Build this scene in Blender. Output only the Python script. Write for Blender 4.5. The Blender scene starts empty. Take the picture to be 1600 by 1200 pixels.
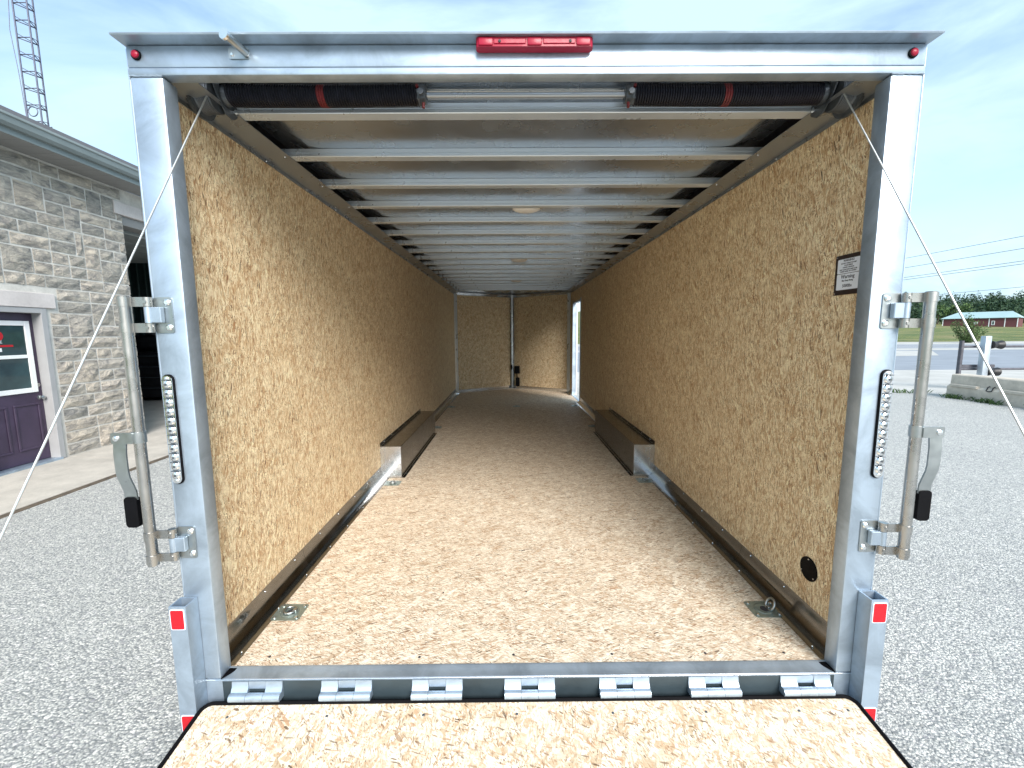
import bpy, bmesh, math, random
from mathutils import Vector, Matrix, noise
R = math.radians
random.seed(7)
S = bpy.context.scene
COL = S.collection

# ------------------------------------------------------------------ camera
cam = bpy.data.objects.new('camera', bpy.data.cameras.new('camera'))
COL.objects.link(cam)
cam.data.sensor_width = 36.0
cam.data.lens = 662.4 / 1600 * 36
cam.data.clip_start = 0.05
cam.data.clip_end = 3000
cam.matrix_world = (Matrix.Translation((-0.068, 0, 1.799)) @ Matrix.Rotation(-0.0056, 4, 'Z')
                    @ Matrix.Rotation(math.pi / 2 - 0.1201, 4, 'X') @ Matrix.Rotation(-0.0063, 4, 'Z'))
S.camera = cam

# ------------------------------------------------------------------ world, sun, exposure
SUN_EL, SUN_AZ = 34, 160          # azimuth measured clockwise from +Y: behind the camera
EXPOSURE = 1.5
W = bpy.data.worlds.new('World'); S.world = W; W.use_nodes = True
wn, wl = W.node_tree.nodes, W.node_tree.links
bg = wn['Background']
sky = wn.new('ShaderNodeTexSky'); sky.sky_type = 'NISHITA'; sky.sun_disc = False
sky.sun_elevation = R(SUN_EL); sky.sun_rotation = R(SUN_AZ)
sky.air_density = 1.0; sky.dust_density = 1.2; sky.ozone_density = 1.6
tc = wn.new('ShaderNodeTexCoord')
mp = wn.new('ShaderNodeMapping'); mp.inputs['Rotation'].default_value = (0, R(-20), R(35)); mp.inputs['Scale'].default_value = (1.0, 2.6, 5.2)
nz = wn.new('ShaderNodeTexNoise'); nz.inputs['Scale'].default_value = 1.35; nz.inputs['Detail'].default_value = 7; nz.inputs['Roughness'].default_value = 0.56; nz.inputs['Distortion'].default_value = 0.5
cr = wn.new('ShaderNodeValToRGB'); cr.color_ramp.elements[0].position = 0.33; cr.color_ramp.elements[1].position = 0.60
cr.color_ramp.elements[0].color = (0.0, 0.0, 0.0, 1); cr.color_ramp.elements[1].color = (1, 1, 1, 1)
mx = wn.new('ShaderNodeMixRGB'); mx.inputs[2].default_value = (2.35, 3.2, 3.7, 1)
wl.new(tc.outputs['Generated'], mp.inputs[0]); wl.new(mp.outputs[0], nz.inputs['Vector']); wl.new(nz.outputs[0], cr.inputs[0])
wl.new(cr.outputs[0], mx.inputs[0]); wl.new(sky.outputs[0], mx.inputs[1]); wl.new(mx.outputs[0], bg.inputs[0])
bg.inputs[1].default_value = 0.115
sun = bpy.data.objects.new('sun', bpy.data.lights.new('sun', 'SUN')); COL.objects.link(sun)
sun.data.energy = 2.3; sun.data.angle = R(34); sun.data.color = (1.0, 0.94, 0.88)
sd = Vector((math.sin(R(SUN_AZ)) * math.cos(R(SUN_EL)), math.cos(R(SUN_AZ)) * math.cos(R(SUN_EL)), math.sin(R(SUN_EL))))
sun.rotation_euler = sd.to_track_quat('Z', 'Y').to_euler()
sun.location = sd * 60
vs = S.view_settings
vs.view_transform = 'Standard'; vs.look = 'None'; vs.gamma = 1.0; vs.use_curve_mapping = False; vs.exposure = EXPOSURE
S.render.engine = 'CYCLES'
S.cycles.max_bounces = 14; S.cycles.diffuse_bounces = 9; S.cycles.glossy_bounces = 8
S.cycles.use_denoising = True
S.cycles.sample_clamp_indirect = 8

# ------------------------------------------------------------------ material helpers
class NT:
    def __init__(s, name):
        s.m = bpy.data.materials.new(name); s.m.use_nodes = True
        s.t = s.m.node_tree; s.b = s.t.nodes['Principled BSDF']
    def n(s, kind, **kw):
        nd = s.t.nodes.new('ShaderNode' + kind)
        for k, v in kw.items():
            if k.startswith('i_'):
                key = k[2:]
                key = int(key) if key.isdigit() else key.replace('_', ' ')
                if hasattr(v, 'is_linked') or isinstance(v, bpy.types.NodeSocket): s.t.links.new(v, nd.inputs[key])
                else: nd.inputs[key].default_value = v
            else: setattr(nd, k, v)
        return nd
    def l(s, a, b): s.t.links.new(a, b)
    def math(s, op, a, b=0.0, c=None):
        nd = s.t.nodes.new('ShaderNodeMath'); nd.operation = op
        for i, v in enumerate((a, b, c)):
            if v is None: continue
            if isinstance(v, bpy.types.NodeSocket): s.t.links.new(v, nd.inputs[i])
            else: nd.inputs[i].default_value = v
        return nd.outputs[0]
    def mix(s, f, a, b, mode='MIX'):
        nd = s.t.nodes.new('ShaderNodeMixRGB'); nd.blend_type = mode
        for i, v in enumerate((f, a, b)):
            if isinstance(v, bpy.types.NodeSocket): s.t.links.new(v, nd.inputs[i])
            elif i == 0: nd.inputs[0].default_value = v
            else: nd.inputs[i].default_value = (*v, 1)
        return nd.outputs[0]
    def ramp(s, f, stops, interp='LINEAR'):
        nd = s.t.nodes.new('ShaderNodeValToRGB'); e = nd.color_ramp.elements
        nd.color_ramp.interpolation = interp
        while len(e) < len(stops): e.new(0.5)
        for i, (p, c) in enumerate(stops):
            e[i].position = p
            e[i].color = (c, c, c, 1) if isinstance(c, (int, float)) else (*c, 1)
        s.t.links.new(f, nd.inputs[0]); return nd.outputs[0]
    def setc(s, key, v):
        if isinstance(v, bpy.types.NodeSocket): s.t.links.new(v, s.b.inputs[key])
        elif isinstance(v, tuple): s.b.inputs[key].default_value = (*v, 1)
        else: s.b.inputs[key].default_value = v
    def bump(s, h, strength=0.3, dist=0.01):
        nd = s.n('Bump'); nd.inputs['Strength'].default_value = strength; nd.inputs['Distance'].default_value = dist
        s.l(h, nd.inputs['Height']); s.l(nd.outputs[0], s.b.inputs['Normal'])
    def noise(s, vec, scale, detail=4, rough=0.55, dist=0.0):
        nd = s.n('TexNoise'); nd.inputs['Scale'].default_value = scale; nd.inputs['Detail'].default_value = detail
        nd.inputs['Roughness'].default_value = rough; nd.inputs['Distortion'].default_value = dist
        s.l(vec, nd.inputs['Vector']); return nd
    def uv(s): return s.n('TexCoord').outputs['UV']
    def obj(s): return s.n('TexCoord').outputs['Object']
    def mapping(s, vec, scale=(1, 1, 1), rot=(0, 0, 0), loc=(0, 0, 0)):
        nd = s.n('Mapping'); nd.inputs['Scale'].default_value = scale; nd.inputs['Rotation'].default_value = rot; nd.inputs['Location'].default_value = loc
        s.l(vec, nd.inputs[0]); return nd.outputs[0]

def plain(name, col, rough=0.5, metal=0.0, var=0.12, scale=6.0, bump=0.0, bscale=80, coat=0.0):
    t = NT(name); v = t.obj()
    a = t.noise(v, scale, 5)
    c = t.mix(t.ramp(a.outputs[0], [(0.3, 0), (0.7, 1)]), tuple(max(0, x * (1 - var)) for x in col), tuple(min(1, x * (1 + var)) for x in col))
    t.setc('Base Color', c); t.setc('Metallic', metal)
    b = t.noise(v, scale * 4, 4)
    t.setc('Roughness', t.ramp(b.outputs[0], [(0.3, max(0.03, rough - 0.07)), (0.7, min(1, rough + 0.07))]))
    if coat: t.setc('Coat Weight', coat)
    if bump: t.bump(t.noise(v, bscale, 4).outputs[0], bump, 0.004)
    return t.m

def alu(name, col=(0.82, 0.84, 0.86), rough=0.38, streak=(1, 1, 1), smudge=0.16, metal=1.0, bump=0.05):
    t = NT(name); v = t.uv()
    g = t.noise(t.mapping(v, (260, 3.0, 1)), 1.0, 4, 0.6)       # drawn grain along the length
    s = t.noise(v, 5.5, 6, 0.62, 0.6)                            # handling smudges
    c = t.mix(t.ramp(s.outputs[0], [(0.36, 0), (0.62, 1)]), tuple(x * (1 - smudge) for x in col), col)
    c = t.mix(t.math('MULTIPLY', g.outputs[0], 0.16), c, tuple(x * 0.7 for x in col))
    t.setc('Base Color', c); t.setc('Metallic', metal)
    r = t.math('ADD', t.math('MULTIPLY', s.outputs[0], -0.22), rough + 0.11)
    t.setc('Roughness', t.math('ADD', r, t.math('MULTIPLY', t.math('SUBTRACT', g.outputs[0], 0.5), 0.12)))
    if bump: t.bump(t.math('ADD', g.outputs[0], t.math('MULTIPLY', s.outputs[0], 0.5)), bump, 0.002)
    return t.m

def osb(name, light, mid, dark, red, spread=22, wide=0.012, long=0.06, contrast=1.0, seed=1, slivers=1.0):
    """oriented strand board: many thin layers of warped, elongated strands plus dark and reddish slivers"""
    t = NT(name); rnd = random.Random(seed)
    inf = t.n('ObjectInfo')
    off = t.n('CombineXYZ'); t.l(t.math('MULTIPLY', inf.outputs['Random'], 37.0), off.inputs[0]); t.l(t.math('MULTIPLY', inf.outputs['Random'], 91.0), off.inputs[1])
    va = t.n('VectorMath', operation='ADD'); t.l(t.uv(), va.inputs[0]); t.l(off.outputs[0], va.inputs[1])
    base = va.outputs[0]
    lo_ = t.noise(base, 6, 2, 0.5); hi_ = t.noise(base, 42, 3, 0.65)
    wv = t.n('VectorMath', operation='MULTIPLY_ADD'); t.l(lo_.outputs['Color'], wv.inputs[0]); wv.inputs[1].default_value = (0.05, 0.06, 0); t.l(base, wv.inputs[2])
    w2 = t.n('VectorMath', operation='MULTIPLY_ADD'); t.l(hi_.outputs['Color'], w2.inputs[0]); w2.inputs[1].default_value = (0.0035, 0.006, 0); t.l(wv.outputs[0], w2.inputs[2])
    p = w2.outputs[0]
    fine = t.noise(t.mapping(p, (330, 24, 1)), 1.0, 3, 0.6)
    patch = t.noise(base, 13, 4, 0.6); big = t.noise(base, 2.0, 4, 0.6)
    mixc = lambda a, b, k: tuple(x * (1 - k) + y * k for x, y in zip(a, b))
    col = t.ramp(fine.outputs[0], [(0.3, mixc(mid, dark, 0.35)), (0.7, mid)])
    hgt = None
    for i in range(8):
        sz = (0.75, 0.6, 1.0, 0.8, 1.9, 1.3, 2.6, 0.55)[i]; thr = (0.1, 0.25, 0.4, 0.45, 0.74, 0.7, 0.85, 0.6)[i]
        rot = R(spread * rnd.uniform(-1, 1) if i != 6 else (48 if spread < 50 else 20))
        q = t.mapping(t.mapping(p, (1, 1, 1), (0, 0, rot), (i * 3.1, i * 1.7, 0)), (1 / (wide * sz * rnd.uniform(.7, 1.2)), 1 / (long * sz), 1))
        vo = t.n('TexVoronoi', voronoi_dimensions='2D', feature='F1'); vo.inputs['Scale'].default_value = 1.0
        t.l(q, vo.inputs['Vector'])
        sp = t.n('SeparateColor'); t.l(vo.outputs['Color'], sp.inputs[0]); d = vo.outputs['Distance']
        on = t.math('MULTIPLY', t.math('GREATER_THAN', sp.outputs[0], thr), t.ramp(d, [(0.40, 1), (0.56, 0)]))
        f = t.math('ADD', t.math('MULTIPLY', sp.outputs[1], 0.72), t.math('MULTIPLY', fine.outputs[0], 0.36))
        c = t.ramp(f, [(0.08, mixc(mid, dark, 0.26)), (0.22, mixc(mid, red, 0.22)), (0.40, mixc(mid, light, 0.40)), (0.72, light), (1.0, tuple(min(0.9, a * 1.12 + 0.02) for a in light))])
        c = t.mix(t.ramp(d, [(0.34, 0), (0.52, 0.32 * contrast)]), c, mixc(mid, dark, 0.6))
        col = t.mix(on, col, c)
        hh = t.math('MULTIPLY', on, t.math('ADD', sp.outputs[2], 0.3))
        hgt = hh if hgt is None else t.math('MAXIMUM', hgt, hh)
    # pale and tan drifts
    col = t.mix(t.math('MULTIPLY', t.ramp(patch.outputs[0], [(0.52, 0), (0.66, 1)]), 0.45), col, tuple(min(0.9, a * 1.08) for a in light))
    col = t.mix(t.math('MULTIPLY', t.ramp(patch.outputs[0], [(0.30, 1), (0.43, 0)]), 0.30), col, mixc(mid, red, 0.4))
    pn = t.noise(t.mapping(base, (1, 1, 1), (0, 0, 0), (11, 5, 0)), 8, 5, 0.65)
    clus = (t.ramp(pn.outputs[0], [(0.36, 0.4), (0.54, 1)]), t.ramp(patch.outputs[0], [(0.42, 1), (0.66, 0.3)]))
    # slivers: thin, short, curved, dark or reddish
    for i in range(9):
        w = (0.0018, 0.0024, 0.003, 0.0036, 0.0022, 0.0048, 0.0028, 0.0065, 0.002)[i] * (1.35 if spread > 50 else 1); ln = (0.016, 0.03, 0.022, 0.05, 0.06, 0.038, 0.012, 0.075, 0.042)[i]; thr = (0.62, 0.66, 0.72, 0.8, 0.74, 0.86, 0.68, 0.93, 0.7)[i]; opa = (0.6, 0.7, 0.85, 0.8, 0.6, 0.9, 0.75, 0.85, 0.7)[i]
        a = R(rnd.uniform(-1, 1) * (spread * 1.4 if i % 3 else 75))
        q = t.mapping(t.mapping(p, (1, 1, 1), (0, 0, a), (i * 5.3 + 9, i * 2.9, 0)), (1 / (w * 1.7), 1 / ln, 1))
        vo = t.n('TexVoronoi', voronoi_dimensions='2D', feature='F1'); vo.inputs['Scale'].default_value = 1.0
        t.l(q, vo.inputs['Vector'])
        sp = t.n('SeparateColor'); t.l(vo.outputs['Color'], sp.inputs[0])
        lim = t.math('MULTIPLY_ADD', sp.outputs[2], 0.26, 0.12)
        on = t.math('MULTIPLY', t.math('GREATER_THAN', sp.outputs[0], thr), t.math('MULTIPLY', t.math('LESS_THAN', vo.outputs['Distance'], lim), t.math('MULTIPLY', clus[i % 2], opa * slivers)))
        c = t.ramp(sp.outputs[1], [(0.0, mixc(red, mid, 0.3)), (0.4, red), (0.65, mixc(red, dark, 0.55)), (0.86, dark), (0.95, tuple(x * 0.45 for x in dark))])
        col = t.mix(on, col, c)
    col = t.mix(t.math('MULTIPLY', t.ramp(big.outputs[0], [(0.35, 0), (0.7, 1)]), 0.16), col, t.mix(1.0, col, (0.88, 0.78, 0.64), 'MULTIPLY'))
    t.setc('Base Color', col)
    t.setc('Roughness', 0.6); t.setc('Specular IOR Level', 0.35)
    t.bump(hgt, 0.22, 0.002)
    return t.m

M = {}
M['alu'] = alu('aluminium frame', (0.46, 0.56, 0.665), 0.44, metal=0.72, smudge=0.36)
M['alu_roof'] = plain('aluminium roof bow', (0.68, 0.76, 0.83), 0.32, 0.6, 0.03, 2)
M['roof_trim'] = plain('mill finish trim', (0.34, 0.38, 0.42), 0.30, 0.8, 0.04, 2)
M['sheet_shaded'] = plain('shaded mill sheet', (0.25, 0.25, 0.245), 0.2, 1.0, 0.05, 3)  # dark reflections put into the base colour of bright sheet
M['sheet_lit'] = plain('lit mill sheet', (0.62, 0.65, 0.68), 0.22, 0.85, 0.08, 4)  # bright reflection put into the colour of the same sheet
M['roof_sheet'] = plain('mill roof sheet', (0.47, 0.52, 0.575), 0.26, 0.9, 0.04, 1.2)
M['polish'] = alu('polished aluminium', (0.83, 0.83, 0.82), 0.10, smudge=0.05)
M['bar'] = plain('stainless tube', (0.44, 0.435, 0.42), 0.28, 1.0, 0.14, 5)
M['zinc'] = plain('zinc plated steel', (0.43, 0.46, 0.465), 0.34, 1.0, 0.10, 9)
M['zincdark'] = plain('passivated zinc', (0.30, 0.37, 0.35), 0.34, 0.75, 0.14, 30)
M['screw'] = plain('bright screw', (0.85, 0.87, 0.88), 0.2, 1.0, 0.05, 60)
M['black'] = plain('black rubber', (0.002, 0.002, 0.003), 0.6, 0, 0.3, 20)
M['black'].node_tree.nodes['Principled BSDF'].inputs['Specular IOR Level'].default_value = 0.12
M['spring'] = plain('oil tempered spring steel', (0.014, 0.015, 0.022), 0.36, 0.4, 0.3, 30)
M['spring'].node_tree.nodes['Principled BSDF'].inputs['Specular IOR Level'].default_value = 0.3
M['cast'] = plain('dark cast aluminium', (0.085, 0.10, 0.115), 0.42, 0.5, 0.25, 30, 0.2, 200)
M['redmark'] = plain('red marking paint', (0.13, 0.012, 0.014), 0.4, 0, 0.2, 40)
M['redlens'] = plain('red lens plastic', (0.30, 0.005, 0.03), 0.4, 0, 0.08, 20, coat=0.1)
M['redlens'].node_tree.nodes['Principled BSDF'].inputs['Specular IOR Level'].default_value = 0.3
M['redrefl'] = plain('red reflector tape', (0.44, 0.004, 0.012), 0.35, 0, 0.08, 200)
M['whiteplastic'] = plain('white plastic', (0.75, 0.75, 0.73), 0.35, 0, 0.04)
M['chrome'] = plain('chrome reflector', (0.86, 0.88, 0.9), 0.07, 1.0, 0.05, 60)
M['wire'] = plain('galvanised lift cable', (0.55, 0.58, 0.58), 0.42, 0.75, 0.1, 60)
M['dark'] = plain('cavity shade and dark parts', (0.03, 0.03, 0.035), 0.7)  # shade painted into cavities; plain dark colour on screws and deck frame
M['skin'] = plain('exterior aluminium skin', (0.55, 0.57, 0.6), 0.35, 0.4, 0.05)
M['osb_wall'] = osb('osb wall strands', (0.86, 0.735, 0.50), (0.60, 0.435, 0.25), (0.11, 0.06, 0.03), (0.42, 0.22, 0.10), 24, 0.0105, 0.06, 1.2, 3, 1.1)
M['osb_floor'] = osb('osb floor strands', (0.80, 0.735, 0.61), (0.58, 0.48, 0.35), (0.10, 0.06, 0.035), (0.42, 0.26, 0.155), 24, 0.0105, 0.06, 1.2, 5, 1.15)
M['osb_ramp'] = osb('osb ramp strands', (0.77, 0.72, 0.60), (0.55, 0.45, 0.31), (0.15, 0.085, 0.045), (0.46, 0.28, 0.16), 75, 0.021, 0.06, 1.1, 8, 1.0)
M['sign_dark'] = plain('dark brown sign board', (0.022, 0.014, 0.013), 0.45, 0, 0.2, 60)
M['sign_white'] = plain('printed label stock', (0.72, 0.76, 0.82), 0.4, 0, 0.03)
M['ink'] = plain('black print', (0.02, 0.02, 0.025), 0.5)
M['graytext'] = plain('grey print', (0.5, 0.52, 0.54), 0.5)

# ------------------------------------------------------------------ mesh builder
LOC = {}      # world location of every object built here (rotations only on leaves)
class MB:
    def __init__(s): s.bm = bmesh.new(); s.uvrot = False
    def box(s, lo, hi, bevel=0.0, seg=1):
        lo, hi = Vector(lo), Vector(hi)
        r = bmesh.ops.create_cube(s.bm, size=1.0)
        vs_ = r['verts']
        for v in vs_:
            v.co = Vector(((lo.x + hi.x) / 2 + v.co.x * (hi.x - lo.x), (lo.y + hi.y) / 2 + v.co.y * (hi.y - lo.y), (lo.z + hi.z) / 2 + v.co.z * (hi.z - lo.z)))
        if bevel:
            es = list({e for v in vs_ for e in v.link_edges})
            bmesh.ops.bevel(s.bm, geom=es, offset=bevel, segments=seg, affect='EDGES', profile=0.5)
        return s
    def prism(s, prof, axis, a0, a1, close=True, caps=True):
        # prof: 2D points in the two other axes, in order (x->(y,z), y->(x,z), z->(x,y))
        def co(p, a):
            return {'x': (a, p[0], p[1]), 'y': (p[0], a, p[1]), 'z': (p[0], p[1], a)}[axis]
        A = [s.bm.verts.new(co(p, a0)) for p in prof]; B = [s.bm.verts.new(co(p, a1)) for p in prof]
        n = len(prof)
        for i in range(n if close else n - 1):
            j = (i + 1) % n
            s.bm.faces.new((A[i], A[j], B[j], B[i]))
        if close and caps:
            s.bm.faces.new(A[::-1]); s.bm.faces.new(B)
        return s
    def tube(s, pts, r, seg=10, cap=True, closed=False):
        pts = [Vector(p) for p in pts]; n = len(pts); rings = []
        rr = r if isinstance(r, (list, tuple)) else [r] * n
        up0 = None
        for i, p in enumerate(pts):
            a = pts[(i - 1) % n] if (i > 0 or closed) else p
            b = pts[(i + 1) % n] if (i < n - 1 or closed) else p
            d = (b - a).normalized()
            if up0 is None:
                up0 = Vector((0, 0, 1)) if abs(d.z) < 0.9 else Vector((1, 0, 0))
            x = d.cross(up0)
            if x.length < 1e-5: x = d.cross(Vector((0, 1, 0)))
            x.normalize(); y = x.cross(d).normalized(); up0 = y
            rings.append([s.bm.verts.new(p + (x * math.cos(k * 2 * math.pi / seg) + y * math.sin(k * 2 * math.pi / seg)) * rr[i]) for k in range(seg)])
        for i in range(n if closed else n - 1):
            A, B = rings[i], rings[(i + 1) % n]
            for k in range(seg):
                s.bm.faces.new((A[k], A[(k + 1) % seg], B[(k + 1) % seg], B[k]))
        if cap and not closed:
            s.bm.faces.new(rings[0][::-1]); s.bm.faces.new(rings[-1])
        return s
    def lathe(s, prof, axis, c, seg=20):
        # prof: (distance along axis, radius) ; c: centre
        c = Vector(c); ax = {'x': Vector((1, 0, 0)), 'y': Vector((0, 1, 0)), 'z': Vector((0, 0, 1))}[axis]
        u = {'x': Vector((0, 1, 0)), 'y': Vector((0, 0, 1)), 'z': Vector((1, 0, 0))}[axis]; w = ax.cross(u)
        rings = []
        for a, r in prof:
            rings.append([s.bm.verts.new(c + ax * a + (u * math.cos(k * 2 * math.pi / seg) + w * math.sin(k * 2 * math.pi / seg)) * max(r, 1e-4)) for k in range(seg)])
        for A, B in zip(rings, rings[1:]):
            for k in range(seg): s.bm.faces.new((A[k], A[(k + 1) % seg], B[(k + 1) % seg], B[k]))
        s.bm.faces.new(rings[0][::-1]); s.bm.faces.new(rings[-1])
        return s
    def face(s, pts):
        s.bm.faces.new([s.bm.verts.new(p) for p in pts]); return s
    def rrect(s, axis, a0, a1, lo, hi, r, seg=4):
        pts = []
        for cx_, cy_, st in ((hi[0] - r, hi[1] - r, 0), (lo[0] + r, hi[1] - r, 90), (lo[0] + r, lo[1] + r, 180), (hi[0] - r, lo[1] + r, 270)):
            for k in range(seg + 1):
                a = R(st + 90 * k / seg); pts.append((cx_ + r * math.cos(a), cy_ + r * math.sin(a)))
        return s.prism(pts, axis, a0, a1)
    def mesh(s, name, mat, smooth=False, uv90=False, uvfn=None):
        bm = s.bm
        bmesh.ops.recalc_face_normals(bm, faces=bm.faces)
        uvl = bm.loops.layers.uv.new('UVMap')
        for f in bm.faces:
            n = f.normal; ax = max(range(3), key=lambda i: abs(n[i]))
            for lp in f.loops:
                c = lp.vert.co
                if uvfn: q = uvfn(c)
                else: q = {0: (c.y, c.z), 1: (c.x, c.z), 2: (c.y, c.x)}[ax]
                lp[uvl].uv = (q[1], q[0]) if uv90 else q
            f.smooth = smooth is True
        me = bpy.data.meshes.new(name); bm.to_mesh(me); bm.free()
        if isinstance(mat, str): mat = M[mat]
        me.materials.append(mat)
        if smooth == 'auto':
            me.shade_smooth() if hasattr(me, 'shade_smooth') else None
            try: me.set_sharp_from_angle(angle=R(35))
            except Exception: pass
        return me
    def build(s, name, mat, parent=None, loc=(0, 0, 0), smooth='auto', uv90=False, uvfn=None, local=True):
        me = s.mesh(name, mat, smooth, uv90, uvfn)
        return place(me, name, parent, loc)

def place(me, name, parent=None, loc=(0, 0, 0), rot=None):
    o = bpy.data.objects.new(name, me); COL.objects.link(o)
    LOC[o.name] = Vector(loc)
    o.location = Vector(loc) - (LOC[parent.name] if parent else Vector((0, 0, 0)))
    if parent: o.parent = parent
    if rot: o.rotation_euler = rot
    return o
def tag(o, label=None, cat=None, group=None, kind=None):
    if label: o['label'] = label
    if cat: o['category'] = cat
    if group: o['group'] = group
    if kind: o['kind'] = kind
    return o
def thing(name, loc, label, cat, group=None):
    o = place(None, name, None, loc); o.empty_display_size = 0.2
    return tag(o, label, cat, group)
def text_mesh(body, size, mat, name='lettering', align='CENTER'):
    cu = bpy.data.curves.new('text', 'FONT'); cu.body = body; cu.size = size; cu.align_x = align; cu.extrude = 0.0004
    cu.resolution_u = 2; cu.offset = size * 0.012
    ob = bpy.data.objects.new('text', cu); COL.objects.link(ob)
    dg = bpy.context.evaluated_depsgraph_get(); dg.update()
    me = bpy.data.meshes.new_from_object(ob.evaluated_get(dg)); me.name = name
    bpy.data.objects.remove(ob); bpy.data.curves.remove(cu)
    me.materials.clear(); me.materials.append(M[mat]); return me

# ================================================================== SETTING
def terr(x, y):
    r = max(0.0, y - 66)
    z = 3.1 * min(1, max(0, (y - 66) / 62)) ** 1.15 if y > 66 else 0.0
    if y > 150:
        k = (y - 150)
        z += 0.055 * k * (0.55 + 0.45 * min(1, max(0, (x + 50) / 320)))
    return z

def mat_asphalt():
    t = NT('chip seal gravel'); v = t.obj()
    vo = t.n('TexVoronoi', voronoi_dimensions='3D', feature='F1'); vo.inputs['Scale'].default_value = 84
    wob = t.noise(v, 40, 3)
    add = t.n('VectorMath', operation='MULTIPLY_ADD'); t.l(wob.outputs['Color'], add.inputs[0]); add.inputs[1].default_value = (0.02, 0.02, 0.02); t.l(v, add.inputs[2])
    t.l(add.outputs[0], vo.inputs['Vector'])
    sp = t.n('SeparateColor'); t.l(vo.outputs['Color'], sp.inputs[0])
    stone = t.ramp(sp.outputs[0], [(0.0, (0.25, 0.255, 0.24)), (0.2, (0.41, 0.415, 0.39)), (0.6, (0.52, 0.52, 0.485)), (0.85, (0.62, 0.615, 0.565)), (1.0, (0.72, 0.71, 0.65))])
    gap = t.ramp(vo.outputs['Distance'], [(0.42, 0), (0.68, 1)])
    c = t.mix(t.math('MULTIPLY', gap, 0.8), stone, (0.20, 0.21, 0.215))
    v2 = t.n('TexVoronoi', voronoi_dimensions='3D', feature='F1'); v2.inputs['Scale'].default_value = 38
    t.l(add.outputs[0], v2.inputs['Vector']); s2 = t.n('SeparateColor'); t.l(v2.outputs['Color'], s2.inputs[0])
    bigst = t.math('MULTIPLY', t.math('GREATER_THAN', s2.outputs[0], 0.78), t.ramp(v2.outputs['Distance'], [(0.34, 1), (0.46, 0)]))
    c = t.mix(bigst, c, t.ramp(s2.outputs[1], [(0.0, (0.26, 0.26, 0.27)), (0.5, (0.52, 0.51, 0.49)), (1.0, (0.72, 0.70, 0.66))]))
    big = t.noise(v, 0.55, 5, 0.6)
    c = t.mix(t.math('MULTIPLY', t.ramp(big.outputs[0], [(0.35, 0), (0.68, 1)]), 0.3), c, t.mix(1.0, c, (0.74, 0.75, 0.77), 'MULTIPLY'))
    mid = t.noise(v, 9, 4, 0.6)
    c = t.mix(t.math('MULTIPLY', t.ramp(mid.outputs[0], [(0.4, 0), (0.75, 1)]), 0.18), c, (0.24, 0.24, 0.26))
    t.setc('Base Color', c); t.setc('Roughness', 0.85)
    t.bump(t.math('ADD', t.math('MULTIPLY', vo.outputs['Distance'], -1.0), t.math('MULTIPLY', sp.outputs[1], 0.6)), 0.75, 0.008)
    return t.m
M['asphalt'] = mat_asphalt()
def mat_concrete(name, col, scale=3.0, crackiness=0.2):
    t = NT(name); v = t.obj()
    a = t.noise(v, scale, 8, 0.65); b = t.noise(v, 45, 5, 0.7)
    c = t.mix(t.ramp(a.outputs[0], [(0.32, 0), (0.68, 1)]), tuple(x * 0.78 for x in col), tuple(x * 1.08 for x in col))
    c = t.mix(t.math('MULTIPLY', t.ramp(b.outputs[0], [(0.45, 0), (0.75, 1)]), 0.35), c, tuple(x * 0.62 for x in col))
    t.setc('Base Color', c); t.setc('Roughness', 0.88); t.bump(b.outputs[0], 0.25, 0.004)
    return t.m
M['concrete'] = mat_concrete('apron concrete', (0.46, 0.43, 0.38))
M['barrier'] = mat_concrete('weathered barrier concrete', (0.54, 0.485, 0.405), 5)
M['pale'] = mat_concrete('pale crushed stone', (0.46, 0.455, 0.43), 0.8)
M['lot'] = mat_concrete('worn asphalt lot', (0.25, 0.28, 0.32), 0.35)
M['road'] = mat_concrete('highway asphalt', (0.28, 0.30, 0.33), 0.2)
M['joint'] = plain('dirt in joint', (0.09, 0.07, 0.05), 0.9, 0, 0.4, 12, 0.5, 60)
def mat_grass():
    t = NT('meadow'); v = t.obj()
    a = t.noise(t.mapping(v, (1, 2.4, 1)), 0.09, 8, 0.65); b = t.noise(v, 1.7, 6, 0.7)
    c = t.ramp(a.outputs[0], [(0.34, (0.06, 0.11, 0.03)), (0.46, (0.12, 0.165, 0.045)), (0.55, (0.22, 0.22, 0.08)), (0.64, (0.27, 0.235, 0.11))])
    c = t.mix(t.math('MULTIPLY', b.outputs[0], 0.6), c, (0.03, 0.05, 0.015))
    f = t.noise(v, 3.2, 3, 0.6)
    c = t.mix(t.math('MULTIPLY', t.ramp(f.outputs[0], [(0.60, 0), (0.66, 1)]), t.ramp(t.noise(v, 0.05, 3).outputs[0], [(0.46, 0), (0.56, 0.8)])), c, (0.46, 0.38, 0.03))
    t.setc('Base Color', c); t.setc('Roughness', 0.95); t.bump(b.outputs[0], 1.0, 0.3)
    return t.m
M['grass'] = mat_grass()

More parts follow.
